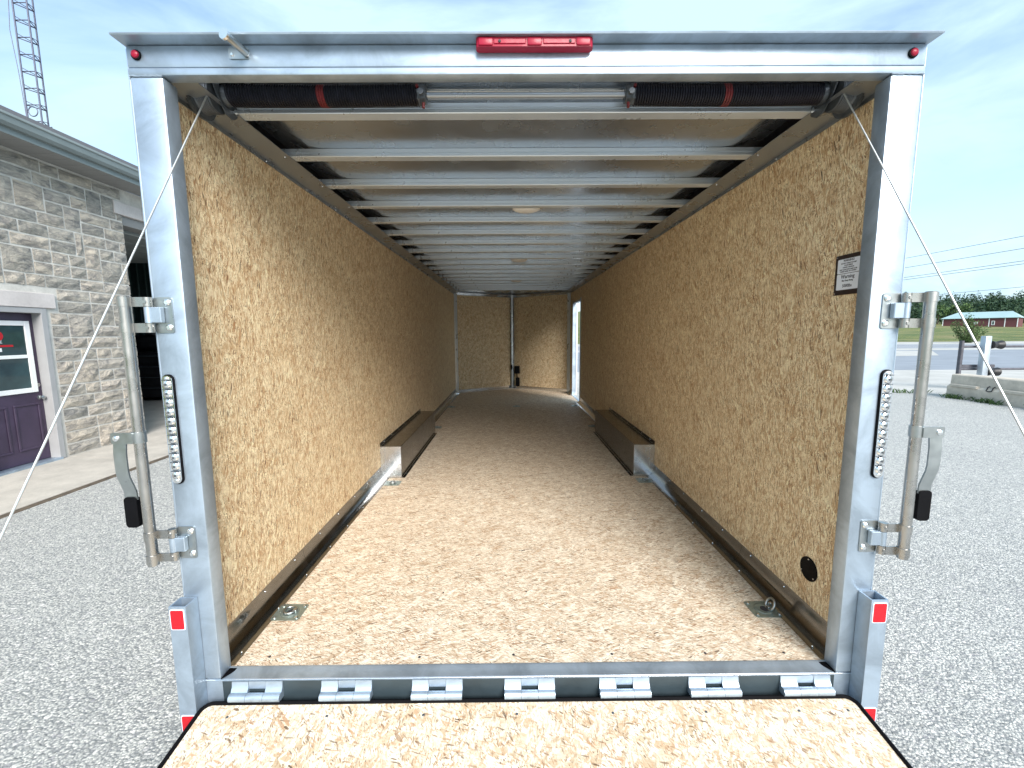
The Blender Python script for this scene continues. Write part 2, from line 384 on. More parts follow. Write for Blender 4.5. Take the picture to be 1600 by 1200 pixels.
# ground: one sheet reaching the horizon
mb = MB()
xs = [-1500, -700, -400, -250, -150, -90, -50, -20, 0, 20, 50, 80, 110, 140, 170, 210, 260, 320, 400, 520, 800, 1500]
ys = [-1500, -600, -250, -100, -40, 0, 30, 55, 66, 74, 84, 96, 108, 120, 130, 140, 150, 170, 200, 240, 290, 350, 430, 520, 700, 1500]
gv = [[mb.bm.verts.new((x, y, terr(x, y) - 0.016)) for x in xs] for y in ys]
for j in range(len(ys) - 1):
    for i in range(len(xs) - 1):
        mb.bm.faces.new((gv[j][i], gv[j][i + 1], gv[j + 1][i + 1], gv[j + 1][i]))
tag(mb.build('ground', 'grass', smooth=True), kind='structure')
def sheet(name, pts, z, mat):
    return tag(MB().face([(x, y, z) for x, y in pts]).build(name, mat), kind='structure')
sheet('yard', [(-5.2, -40), (70, -40), (60, 4), (20, 10.6), (12.6, 12.2), (11.3, 12.9), (-5.2, 14.5)], 0.0, 'asphalt')
sheet('gravel_strip', [(-40, 11), (12, 11), (70, 3), (70, 19), (-40, 19.5)], -0.006, 'pale')
sheet('parking_lot', [(-60, 18.0), (80, 17.0), (110, 41.0), (-60, 41)], -0.010, 'lot')
sheet('driveway', [(20, 28.5), (31, 30.5), (37, 37), (20, 41)], -0.006, 'pale')
sheet('road', [(-900, 43.5), (900, 41.5), (900, 54), (-900, 56)], -0.004, 'road')
sheet('road_shoulder', [(-900, 39.8), (900, 37.8), (900, 66), (-900, 66)], -0.008, 'pale')
for yy, w in ((44.3, 0.14), (49.0, 0.12), (54.6, 0.14)):
    o = sheet('road_marking', [(-300, yy - 0.05), (300, yy - 0.9), (300, yy - 0.9 + w), (-300, yy + w)], 0.0, M['sign_white'])

# concrete apron in front of the building, sloping up to the wall
for (a, b) in ((-4.0, 1.2), (1.21, 5.95), (5.96, 11.2), (11.21, 16)):
    m_ = MB().prism([(-6.52, 0.085), (-5.215, 0.022), (-5.205, 0.012), (-5.205, -0.1), (-6.52, -0.1)], 'y', a, b)
    tag(m_.build('apron_slab', 'concrete', smooth=False), kind='structure')
MBj = MB().prism([(-5.204, -0.05), (-5.204, 0.006), (-5.15, 0.010), (-5.12, 0.003), (-5.12, -0.05)], 'y', -4, 16)
tag(MBj.build('dirt_joint', 'joint'), kind='structure')

# ================================================================== TRAILER
F = 1.469           # rear face of the frame
FZ = 0.5            # deck height
TR = thing('cargo_trailer', (0, F, 0), 'aluminium enclosed cargo trailer with chipboard lining, its rear ramp lowered towards the viewer', 'trailer')
HW, WX = 1.17, 1.2355

for sx in (-1, 1):
    x0, x1 = sorted((sx * HW, sx * 1.275))
    MB().box((x0, F, FZ + 0.002), (x1, F + 0.064, 2.62), 0.007, 2).build('rear_post', 'alu', TR, uv90=False)
    # dark seam and outer edge moulding beside the post
    x0, x1 = sorted((sx * 1.2765, sx * 1.283))
    MB().box((x0, F + 0.004, 0.36), (x1, F + 0.07, 2.705), 0.002).build('edge_moulding', 'alu', TR)
# header
hd = MB().box((-1.278, F, 2.646), (1.278, F + 0.045, 2.711), 0.004, 2).build('rear_header', 'alu', TR, uv90=True)
MB().box((-1.278, F - 0.0015, 2.622), (1.278, F + 0.045, 2.6445), 0.004, 2).build('header_tube', 'alu', hd, uv90=True)
MB().prism([(F + 0.04, 2.712), (F + 0.04, 2.7165), (F - 0.046, 2.7195), (F - 0.048, 2.7165), (F - 0.046, 2.7125)], 'x', -1.285, 1.285).build('rain_visor', 'alu', TR, uv90=True)
# weld bead at the header joints
for sx in (-1, 1):
    pts = [(sx * (1.17 + 0.105 * k / 14), F - 0.001, 2.6205 + random.uniform(-.0012, .0012)) for k in range(15)]
    MB().tube(pts, [random.uniform(.0018, .0032) for _ in pts], 6).build('weld_bead', 'alu', TR)
# rear sill beam
sl = MB().prism([(F, 0.497), (F + 0.004, FZ), (F + 0.040, FZ + 0.0005), (F + 0.052, FZ + 0.0055), (F + 0.06, FZ + 0.005), (F + 0.06, 0.33), (F, 0.33)], 'x', -1.276, 1.276)
sl.build('rear_sill', 'alu', TR, uv90=True)
MB().tube([(-1.276, F + 0.0005, 0.4985), (1.276, F + 0.0005, 0.4985)], 0.0022, 6).build('sill_nosing', 'screw', TR)
M['sill_shade'] = plain('painted sill shade', (0.035, 0.052, 0.062), 0.42, 0.2, 0.25, 5)
MB().box((-1.165, F - 0.0018, 0.335), (1.165, F - 0.0003, 0.4935), 0.0005).build('sill_shade_plate', 'sill_shade', TR)  # dark plate paints the shade on the sill face behind the hinges
for sx in (-1, 1):
    MB().prism([(sx * 1.17, F + 0.0), (sx * 1.15, F + 0.03), (sx * 1.14, F + 0.052), (sx * 1.17, F + 0.052)], 'z', 0.5006, 0.505).build('sealant', 'black', TR)

# guard tubes with red reflectors
gt = None
for sx in (-1, 1):
    a, b = 1.2265, 1.288
    t_ = 0.005
    y0, y1 = F - 0.060, F - 0.0015
    m_ = MB()
    for (xa, xb, ya, yb) in ((a, b, y0, y0 + t_), (a, b, y1 - t_, y1), (a, a + t_, y0 + t_ + .0002, y1 - t_ - .0002), (b - t_, b, y0 + t_ + .0002, y1 - t_ - .0002)):
        xx = sorted((sx * xa, sx * xb)); m_.box((xx[0], ya, 0.20), (xx[1], yb, 0.838))
    g = m_.build('guard_tube', 'alu', TR)
    for zc in (0.790, 0.372):
        rf = MB()
        xx = sorted((sx * (a + 0.006), sx * (b - 0.004)))
        rf.rrect('y', y0 - 0.0016, y0 - 0.0002, (xx[0], zc - 0.039), (xx[1], zc + 0.039), 0.006)
        rr_ = rf.build('reflector', 'sign_white', g)
        MB().rrect('y', y0 - 0.0030, y0 - 0.0018, (xx[0] + 0.003, zc - 0.036), (xx[1] - 0.003, zc + 0.036), 0.005).build('red_reflector', 'redrefl', g)

# floor panels (sheets across the deck)
seams = [1.531, 2.829, 4.048, 5.268, 6.487, 7.706, 8.925, 9.17]
for a, b in zip(seams, seams[1:]):
    MB().box((-1.2335, a + 0.001, FZ - 0.02), (1.2335, b - 0.001, FZ)).build('floor_panel', 'osb_floor', TR, smooth=False, uvfn=lambda c: (c.y, c.x))
MB().prism([(-1.2335, 9.171), (1.2335, 9.171), (0, 9.99)], 'z', FZ - 0.02, FZ).build('floor_panel', 'osb_floor', TR, smooth=False, uvfn=lambda c: (c.y, c.x))
# deck underside
MB().box((-1.26, F + 0.061, 0.36), (1.26, 9.15, FZ - 0.0215)).build('deck_frame', 'dark', TR)

# wall panels
def wallpanel(sx, a, b, z0=FZ + 0.001, z1=2.664):
    xx = sorted((sx * WX, sx * (WX + 0.012)))
    MB().box((xx[0], a + 0.0008, z0), (xx[1], b - 0.0008, z1)).build('wall_panel', 'osb_wall', TR, smooth=False, uvfn=lambda c: (c.y, c.z))
wy = [1.5345, 2.755, 3.974, 5.193, 6.412, 7.631, 8.85, 9.175]
for a, b in zip(wy, wy[1:]): wallpanel(-1, a, b)
DY0, DY1 = 7.80, 8.70     # side door opening
for a, b in zip([1.5345, 2.755, 3.974, 5.193, 6.412], [2.755, 3.974, 5.193, 6.412, DY0]): wallpanel(1, a, b)
wallpanel(1, DY1, 9.175)
wallpanel(1, DY0, DY1, 2.40)
# V nose
vl = math.hypot(WX, 0.83); va = math.atan2(0.83, WX)
def nose(sx, s0, s1):
    # panel in a local frame running from the corner to the apex
    m_ = MB().box((s0 + 0.0008, 0, FZ + 0.001), (s1 - 0.0008, 0.012, 2.664))
    rot = Matrix.Rotation(va, 4, 'Z')
    bmesh.ops.transform(m_.bm, matrix=rot, verts=m_.bm.verts)
    bmesh.ops.translate(m_.bm, vec=(-WX, 9.175, 0), verts=m_.bm.verts)
    if sx > 0: bmesh.ops.scale(m_.bm, vec=(-1, 1, 1), verts=m_.bm.verts)
    m_.build('nose_panel', 'osb_wall', TR, smooth=False, uvfn=lambda c: (c.x * 1.2, c.z))
for sx in (-1, 1):
    nose(sx, 0.0, 1.12); nose(sx, 1.12, vl)
    # trims along the nose, bottom and top
    for z0, z1, d in ((FZ + 0.0015, FZ + 0.065, 0.010), (2.605, 2.662, 0.010)):
        m_ = MB().box((0.02, -d, z0), (vl - 0.03, -0.001, z1), 0.002)
        bmesh.ops.transform(m_.bm, matrix=Matrix.Rotation(va, 4, 'Z'), verts=m_.bm.verts)
        bmesh.ops.translate(m_.bm, vec=(-WX, 9.175, 0), verts=m_.bm.verts)
        if sx > 0: bmesh.ops.scale(m_.bm, vec=(-1, 1, 1), verts=m_.bm.verts)
        m_.build('nose_trim', 'polish', TR)
    # corner post
    xx = [sx * WX, sx * (WX - 0.05), sx * (WX - 0.052), sx * WX]
    MB().prism([(sx * (WX - .001), 9.11), (sx * (WX - 0.03), 9.15), (sx * (WX - 0.055), 9.205), (sx * (WX - .001), 9.2)], 'z', FZ + 0.002, 2.66).build('corner_trim', 'alu_roof', TR)
MB().prism([(-0.045, 9.955), (-0.018, 9.905), (0.018, 9.905), (0.045, 9.955), (0, 9.985)], 'z', FZ + 0.002, 2.66).build('nose_post', 'roof_trim', TR)
bx = MB().box((0.05, 9.80, 0.86), (0.17, 9.885, 1.03), 0.008, 2).build('breaker_box', 'black', TR)
MB().box((0.075, 9.80, 0.56), (0.165, 9.885, 0.76), 0.008, 2).build('junction_box', 'black', TR)
MB().tube([(0.11, 9.85, 0.865), (0.105, 9.845, 0.81), (0.11, 9.85, 0.755)], 0.012, 8).build('conduit', 'black', TR)
MB().box((-0.035, 9.86, 0.95), (0.0, 9.898, 1.06), 0.004).build('switch', 'black', TR)

# floor cove trim: concave strips, dark reflections put into their colour; wheel boxes between
def cove(sx, a, b):
    prof = []
    w, h = 0.066, 0.095
    for k in range(9):
        u = k / 8 * math.pi / 2
        prof.append((sx * (WX - 0.003 - w * (1 - math.sin(u)) * 1.0), FZ + 0.002 + h * (1 - math.cos(u))))
    prof = [(sx * (WX - 0.003 - w - 0.004), FZ + 0.0012)] + prof + [(sx * (WX - 0.0008), FZ + h + 0.012), (sx * (WX - 0.0008), FZ + 0.0008)]
    return MB().prism(prof, 'y', a, b).build('floor_trim', 'sheet_shaded', TR, uv90=False)
YB0, YB1 = 3.715, 5.455
for sx in (-1, 1):
    for a, b in ((1.5365, 2.255), (2.2565, 2.975), (2.9765, 3.71), (5.46, 6.3), (6.3015, 7.2), (7.2015, DY0 - 0.03 if sx > 0 else 8.1)):
        cove(sx, a, b)
    if sx < 0: cove(sx, 8.1015, 9.13)
    else: cove(sx, DY1 + 0.03, 9.13)
    # rivet heads on the coves
    m_ = MB()
    yy = 1.60
    while yy < 7.6:
        if not (YB0 - 0.03 < yy < YB1 + 0.03):
            for (xo, zz) in ((WX - 0.0045, FZ + 0.092), (WX - 0.062, FZ + 0.0075)):
                bmesh.ops.create_uvsphere(m_.bm, u_segments=6, v_segments=4, radius=0.0042, matrix=Matrix.Translation((sx * xo, yy, zz)))
        yy += 0.305 if int(yy * 10) % 2 else 0.28
    tag(m_.build('rivet', 'screw', TR), kind='stuff')
    # wheel box
    xi, xo = sx * 1.048, sx * (WX - 0.001)
    xx = sorted((xi, xo))
    wb = MB().box((xx[0], YB0 + 0.002, FZ + 0.002), (xx[1], YB1, 0.795), 0.003).build('wheel_box', 'sheet_shaded', TR)
    fl = MB()
    f0 = sorted((sx * (WX - 0.004), sx * (WX - 0.001)))
    fl.box((f0[0], YB0, 0.796), (f0[1], YB1, 0.825))                                # upstand on the wall
    fl.build('wheel_box_flange', 'sheet_shaded', wb)
    f1 = sorted((sx * 1.022, sx * 1.0465))
    MB().box((f1[0], YB0 + 0.004, FZ + 0.001), (f1[1], YB1, FZ + 0.004)).build('wheel_box_flange', 'sheet_shaded', wb)
    e0 = sorted((sx * 1.050, sx * (WX - 0.003)))
    ep = MB().box((e0[0], YB0 - 0.002, FZ + 0.006), (e0[1], YB0 + 0.0015, 0.792)).build('end_plate', 'sheet_lit', wb)
    e1 = sorted((sx * (WX - 0.044), sx * (WX - 0.002)))
    MB().box((e1[0], YB0 - 0.006, FZ + 0.07), (e1[1], YB0 - 0.0025, 0.790), 0.001).build('end_flange', 'sheet_lit', wb)
    MB().box((e0[0], YB0 - 0.005, FZ + 0.008), (e0[1] - 0.03 if sx > 0 else e0[1], YB0 - 0.0025, FZ + 0.05), 0.001).build('end_flange', 'sheet_lit', wb)
    m_ = MB()
    for k in range(7):
        for xo_, zz in ((WX - 0.005, 0.812), (1.034, FZ + 0.0045)):
            bmesh.ops.create_uvsphere(m_.bm, u_segments=6, v_segments=4, radius=0.0042, matrix=Matrix.Translation((sx * xo_, YB0 + 0.12 + k * 0.25, zz)))
    tag(m_.build('rivet', 'screw', wb), kind='stuff')

# ceiling coves
for sx in (-1, 1):
    for a, b in ((1.5365, 2.98), (2.9815, 4.4), (4.4015, 5.85), (5.8515, 7.3), (7.3015, 9.14)):
        prof = [(sx * (WX - 0.001), 2.618), (sx * (WX - 0.005), 2.618), (sx * (WX - 0.005), 2.6335), (sx * (WX - 0.03), 2.6345),
                (sx * (1.128), 2.6455), (sx * 1.118, 2.6465), (sx * 1.118, 2.6485), (sx * 1.129, 2.6480), (sx * (WX - 0.001), 2.64)]
        MB().prism(prof, 'y', a, b).build('ceiling_trim', 'roof_trim', TR)
    m_ = MB(); yy = 1.75
    while yy < 8.9:
        for xo, zz in ((WX - 0.005, 2.6255), (1.14, 2.6437)):
            bmesh.ops.create_uvsphere(m_.bm, u_segments=6, v_segments=4, radius=0.004, matrix=Matrix.Translation((sx * xo, yy, zz)))
        yy += 0.41
    tag(m_.build('rivet', 'screw', TR), kind='stuff')

# roof bows and roof sheet
RZ = 2.687
bow_prof = [(0.0, RZ - .001), (0.0, 2.668), (0.004, 2.6665), (0.004, 2.6645), (0.0015, 2.6635), (0.0015, 2.6525), (0.004, 2.650), (0.056, 2.650), (0.058, 2.653), (0.058, RZ - .001)]
m0 = MB().prism(bow_prof, 'x', -1.205, 1.205).mesh('roof_bow', 'alu_roof', False, True)
bow_y = [1.765 + 0.4064 * k for k in range(19)]
for y in bow_y:
    if y < 9.05: place(m0, 'roof_bow', TR, (0, y, 0))
half = [(1.20, 2.7455), (1.15, 2.7415), (1.115, 2.732), (1.085, 2.719), (1.055, 2.706), (1.02, RZ + 0.0035), (0.98, RZ + 0.001), (0.9, RZ)]  # edges curled up to shape a soft shade beside the coves
MB().prism([(-x, z) for x, z in half] + [(x, z) for x, z in half[::-1]] + [(1.2, 2.7465), (1.02, 2.7475), (-1.02, 2.7475), (-1.2, 2.7465)], 'y', 1.7805, 9.16).build('roof_sheet', 'roof_sheet', TR, uv90=True)
for sx in (-1, 1):
    xx = sorted((sx * 1.203, sx * 1.262)); MB().box((xx[0], 1.78, 2.748), (xx[1], 9.16, 2.752)).build('roof_cavity_shade', 'dark', TR)  # dark strips put the shade into the roof edge gap
    xx = sorted((sx * 1.2525, sx * 1.262)); MB().box((xx[0], 1.54, 2.67), (xx[1], 9.16, 2.7475)).build('roof_cavity_shade', 'dark', TR)
MB().prism([(-1.26, 9.161), (1.26, 9.161), (0, 10.0)], 'z', RZ, RZ + 0.004).build('roof_sheet', 'roof_sheet', TR)
MB().box((-1.26, F + 0.046, 2.742), (1.26, 1.779, 2.746)).build('roof_sheet', 'roof_sheet', TR, uv90=True)
MB().box((-1.26, 1.7765, RZ + 0.0045), (1.26, 1.7795, 2.7415)).build('roof_step', 'roof_sheet', TR)
# outer skins
for sx in (-1, 1):
    xx = sorted((sx * 1.268, sx * 1.2755))
    if sx < 0: MB().box((xx[0], F + 0.066, 0.36), (xx[1], 9.2, 2.755)).build('side_skin', 'skin', TR)
    else:
        MB().box((xx[0], F + 0.066, 0.36), (xx[1], DY0, 2.755)).build('side_skin', 'skin', TR)
        MB().box((xx[0], DY1, 0.36), (xx[1], 9.2, 2.755)).build('side_skin', 'skin', TR)
        MB().box((xx[0], DY0, 2.402), (xx[1], DY1, 2.755)).build('side_skin', 'skin', TR)
    MB().face([(sx * 1.275, 9.2, 0.36), (0, 10.06, 0.36), (0, 10.06, 2.755), (sx * 1.275, 9.2, 2.755)]).build('nose_skin', 'skin', TR)
MB().prism([(-1.277, F + 0.046), (1.277, F + 0.046), (1.277, 9.2), (0, 10.07), (-1.277, 9.2)], 'z', 2.757, 2.762).build('roof_skin', 'skin', TR)
# side door: jamb and an open leaf folded against the outside
for (a, b, z0, z1) in ((DY0 - 0.028, DY0 + 0.004, 0.47, 2.43), (DY1 - 0.004, DY1 + 0.028, 0.47, 2.43), (DY0 + .0045, DY1 - .0045, 2.372, 2.40)):
    MB().box((WX - 0.012, a, z0), (1.285, b, z1), 0.002).build('door_jamb', 'alu', TR)
MB().box((WX - 0.008, DY0 + 0.004, 0.478), (1.285, DY1 - 0.004, FZ + 0.006), 0.002).build('door_sill', 'alu', TR)
sdoor = MB().box((1.29, DY1 + 0.03, 0.5), (1.33, DY1 + 0.93, 2.38), 0.004).build('side_door', 'whiteplastic', TR)
MB().tube([(1.30, DY1 + .028, 0.55), (1.30, DY1 + .028, 2.33)], 0.008, 8).build('piano_hinge', 'alu', sdoor)

# dome lights under the roof
def dome(y, parent=TR):
    m_ = MB()
    seg = 24
    rings = []
    for (k, zz) in ((1.0, RZ - .0005), (1.0, RZ - 0.012), (0.86, RZ - 0.022), (0.6, RZ - 0.030), (0.25, RZ - 0.033)):
        rings.append([m_.bm.verts.new((0.098 * k * math.cos(i * 2 * math.pi / seg), 0.066 * k * math.sin(i * 2 * math.pi / seg), zz)) for i in range(seg)])
    for A, B in zip(rings, rings[1:]):
        for i in range(seg): m_.bm.faces.new((A[i], A[(i + 1) % seg], B[(i + 1) % seg], B[i]))
    m_.bm.faces.new(rings[-1]); m_.bm.faces.new(rings[0][::-1])
    d = m_.build('dome_light', 'whiteplastic', parent, (0.06, y, 0))
    for sx in (-1, 1):
        MB().lathe([(0, 0.006), (0.004, 0.006)], 'z', (0.06 + sx * 0.066, y, RZ - 0.0215), 8).build('screw', 'zinc', d)
dome(3.16); dome(5.30); dome(7.35)

# torsion springs, shaft, drums, cables
SZ, SY = 2.681, 1.700
MB().tube([(-1.225, SY, SZ), (1.225, SY, SZ)], 0.0105, 12).build('spring_shaft', 'roof_trim', TR)
MB().tube([(-1.1, 1.752, 2.722), (1.1, 1.752, 2.722)], 0.007, 10).build('reflection_rod', 'screw', TR)  # added bright rod draws a reflected line above the shaft
def spring(x0, x1):
    n = int((x1 - x0) / 0.0092); pts = []
    for k in range(n * 14 + 1):
        a = k / 14 * 2 * math.pi; sag = -0.004 * math.sin(math.pi * k / (n * 14))
        pts.append((x0 + (x1 - x0) * k / (n * 14), SY + 0.0335 * math.cos(a), SZ + sag + 0.0335 * math.sin(a)))
    sp_ = MB().tube(pts, 0.0043, 5).build('torsion_spring', 'spring', TR)
    xm = (x0 + x1) / 2
    pts = []
    for k in range(3 * 14):
        a = k / 14 * 2 * math.pi
        pts.append((xm - 0.0184 + 0.0092 * k / 14, SY + 0.0338 * math.cos(a), SZ - 0.004 + 0.0338 * math.sin(a)))
    MB().tube(pts, 0.0044, 5).build('paint_mark', 'redmark', sp_)
    MB().tube([(x0, SY, SZ), (x1, SY, SZ)], 0.027, 12).build('coil_core', 'dark', sp_)
    return sp_
for sx in (-1, 1):
    a, b = sorted((sx * 1.10, sx * 0.40))
    sp_ = spring(a, b)
    # winding cone at the inner end
    c0 = sx * 0.405
    prof = [(0, 0.036), (-sx * 0.012, 0.037), (-sx * 0.018, 0.033), (-sx * 0.034, 0.031), (-sx * 0.036, 0.020)]
    cone = MB().lathe(prof, 'x', (c0, SY, SZ), 8).build('winding_cone', 'cast', sp_, smooth=False)
    MB().lathe([(0, 0.011), (0.012, 0.011), (0.0121, 0.007), (0.002, 0.006)], 'y', (c0 - sx * 0.02, SY - 0.044, SZ - 0.008), 10).build('cone_socket', 'cast', sp_)
    MB().tube([(c0 - sx * 0.025, SY - 0.012, SZ - 0.034), (c0 - sx * 0.025, SY - 0.014, SZ - 0.052)], 0.0055, 8).build('set_screw', 'redmark', sp_)
    MB().tube([(c0 - sx * 0.008, SY - 0.03, SZ + 0.01), (c0 - sx * 0.008, SY - 0.042, SZ + 0.012)], 0.0055, 8).build('set_screw', 'redmark', sp_)
    # stationary cone and bearing bracket
    br = MB()
    yz = [(1.625, 2.742), (1.775, 2.742), (1.775, 2.69), (1.765, 2.63), (1.735, 2.612), (1.70, 2.615), (1.655, 2.66), (1.63, 2.70)]
    xb = sx * 1.118
    xx = sorted((xb, xb + sx * 0.004)); br.prism(yz, 'x', xx[0], xx[1])
    br.box((min(xb, xb - sx * 0.045), 1.62, 2.738), (max(xb, xb - sx * 0.045), 1.77, 2.7415))
    brk = br.build('bearing_bracket', 'cast', TR, smooth=False)
    MB().lathe([(0, 0.036), (-sx * 0.006, 0.0365), (-sx * 0.014, 0.034), (-sx * 0.03, 0.032)], 'x', (xb - sx * 0.002, SY, SZ), 16).build('spring_cone', 'cast', TR)
    for (yy, zz) in ((1.745, 2.645), (1.66, 2.705)):
        MB().lathe([(0, 0.010), (-sx * 0.007, 0.010)], 'x', (xb - sx * 0.001, yy, zz), 6).build('bolt', 'screw', brk, smooth=False)
    # cable drum with rim and grooves
    xd = sx * 1.134
    prof = [(0, 0.056), (sx * 0.004, 0.060)]
    for k in range(7):
        prof += [(sx * (0.006 + k * 0.006), 0.0585), (sx * (0.009 + k * 0.006), 0.0565)]
    prof += [(sx * 0.052, 0.062), (sx * 0.056, 0.078), (sx * 0.066, 0.078), (sx * 0.070, 0.066), (sx * 0.078, 0.066)]
    dr = MB().lathe(prof, 'x', (xd, SY - 0.02, SZ - 0.012), 36).build('cable_drum', 'cast', TR)
    MB().tube([(sx * 1.215, SY - 0.02, SZ - 0.01), (sx * 1.228, SY - 0.02, SZ - 0.01)], 0.014, 10).build('drum_hub', 'cast', dr)
    # lift cable down to the ramp edge
    A = Vector((sx * 1.135, 1.622, 2.640)); B = Vector((sx * 1.262, 0.29, 0.255))
    pts = [A.lerp(B, k / 12) + Vector((0, -0.004 * math.sin(math.pi * k / 12), -0.006 * math.sin(math.pi * k / 12))) for k in range(13)]
    MB().tube(pts, 0.0026, 8).build('lift_cable', 'wire', TR)

# lights on the header
lb = MB()
lb.rrect('z', 2.684, 2.7115, (-0.166, F - 0.034), (0.200, F - 0.0025), 0.012, 5)
brl = lb.build('marker_light_bar', 'redlens', TR)
for c in (-0.135, 0.017, 0.169):
    MB().box((c - 0.022, F - 0.037, 2.6865), (c + 0.022, F - 0.0342, 2.709), 0.003, 2).build('lens_block', 'redlens', brl)
for c in (-0.06, 0.094):
    MB().box((c - 0.05, F - 0.0355, 2.691), (c + 0.05, F - 0.0342, 2.7065), 0.002).build('lens_block', 'redlens', brl)
for c in (-0.092, 0.128):
    MB().lathe([(0, 0.005), (-0.004, 0.004)], 'y', (c, F - 0.0345, 2.698), 8).build('screw', 'dark', brl)
for cx_ in (-1.245, 1.232):
    o = MB().lathe([(0, 0.0155), (-0.005, 0.0150), (-0.006, 0.0120)], 'y', (cx_, F - 0.0002, 2.681), 20).build('clearance_light', 'black', TR)
    MB().lathe([(0, 0.0118), (-0.004, 0.0105), (-0.0068, 0.006), (-0.0072, 0.0005)], 'y', (cx_, F - 0.0062, 2.681), 20).build('red_lens', 'redlens', o)

# hold-back latch on the header
lt = MB().rrect('y', F - 0.004, F - 0.0005, (-0.952, 2.668), (-0.888, 2.701), 0.006).build('header_latch', 'zinc', TR)
MB().tube([(-0.895, F - 0.006, 2.683), (-0.902, F - 0.03, 2.687), (-0.914, F - 0.075, 2.692)], 0.0115, 14).build('latch_barrel', 'zinc', lt)
MB().tube([(-0.914, F - 0.0752, 2.692), (-0.9158, F - 0.082, 2.6928)], 0.0165, 18).build('latch_button', 'screw', lt)
for c in (-0.94, -0.892):
    MB().lathe([(0, 0.006), (-0.004, 0.004)], 'y', (c, F - 0.0042, 2.680), 8).build('screw', 'screw', lt)

# LED tail lights on the posts
def led(sx):
    xc = sx * 1.2490; z0, z1 = 1.272, 1.664; w = 0.0200; tilt = 0
    base = MB().rrect('y', F - 0.006, F - 0.0003, (xc - w, z0), (xc + w, z1), w - 0.0005, 8).build('led_light', 'black', TR)
    MB().rrect('y', F - 0.011, F - 0.0062, (xc - w + 0.0028, z0 + 0.004), (xc + w - 0.0028, z1 - 0.004), w - 0.0032, 8).build('lens_body', 'chrome', base)
    n = 11; a, b = z0 + 0.034, z1 - 0.034
    for k in range(n):
        zc = a + (b - a) * k / (n - 1)
        m_ = MB()
        h = (b - a) / (n - 1) * 0.47
        bmesh.ops.create_uvsphere(m_.bm, u_segments=10, v_segments=7, radius=1.0, matrix=Matrix.Translation((xc, F - 0.0112, zc)) @ Matrix.Diagonal((0.0148, 0.0075, h * 1.06, 1)))
        m_.build('led_lens', 'chrome', base, smooth=True)
        m_ = MB(); m_.box((xc - 0.004, F - 0.0196, zc - 0.004), (xc + 0.004, F - 0.0176, zc + 0.004), 0.001)
        m_.build('diode', 'cast', base)
        MB().box((xc - 0.0145, F - 0.0165, zc + h - 0.0012), (xc + 0.0145, F - 0.0112, zc + h + 0.0012)).build('lens_rib', 'cast', base)
    for zc in (z0 + 0.0145, z1 - 0.0145):
        MB().lathe([(0, 0.0065), (-0.003, 0.0065), (-0.0045, 0.004)], 'y', (xc, F - 0.0112, zc), 12).build('screw', 'screw', base)
led(-1); led(1)

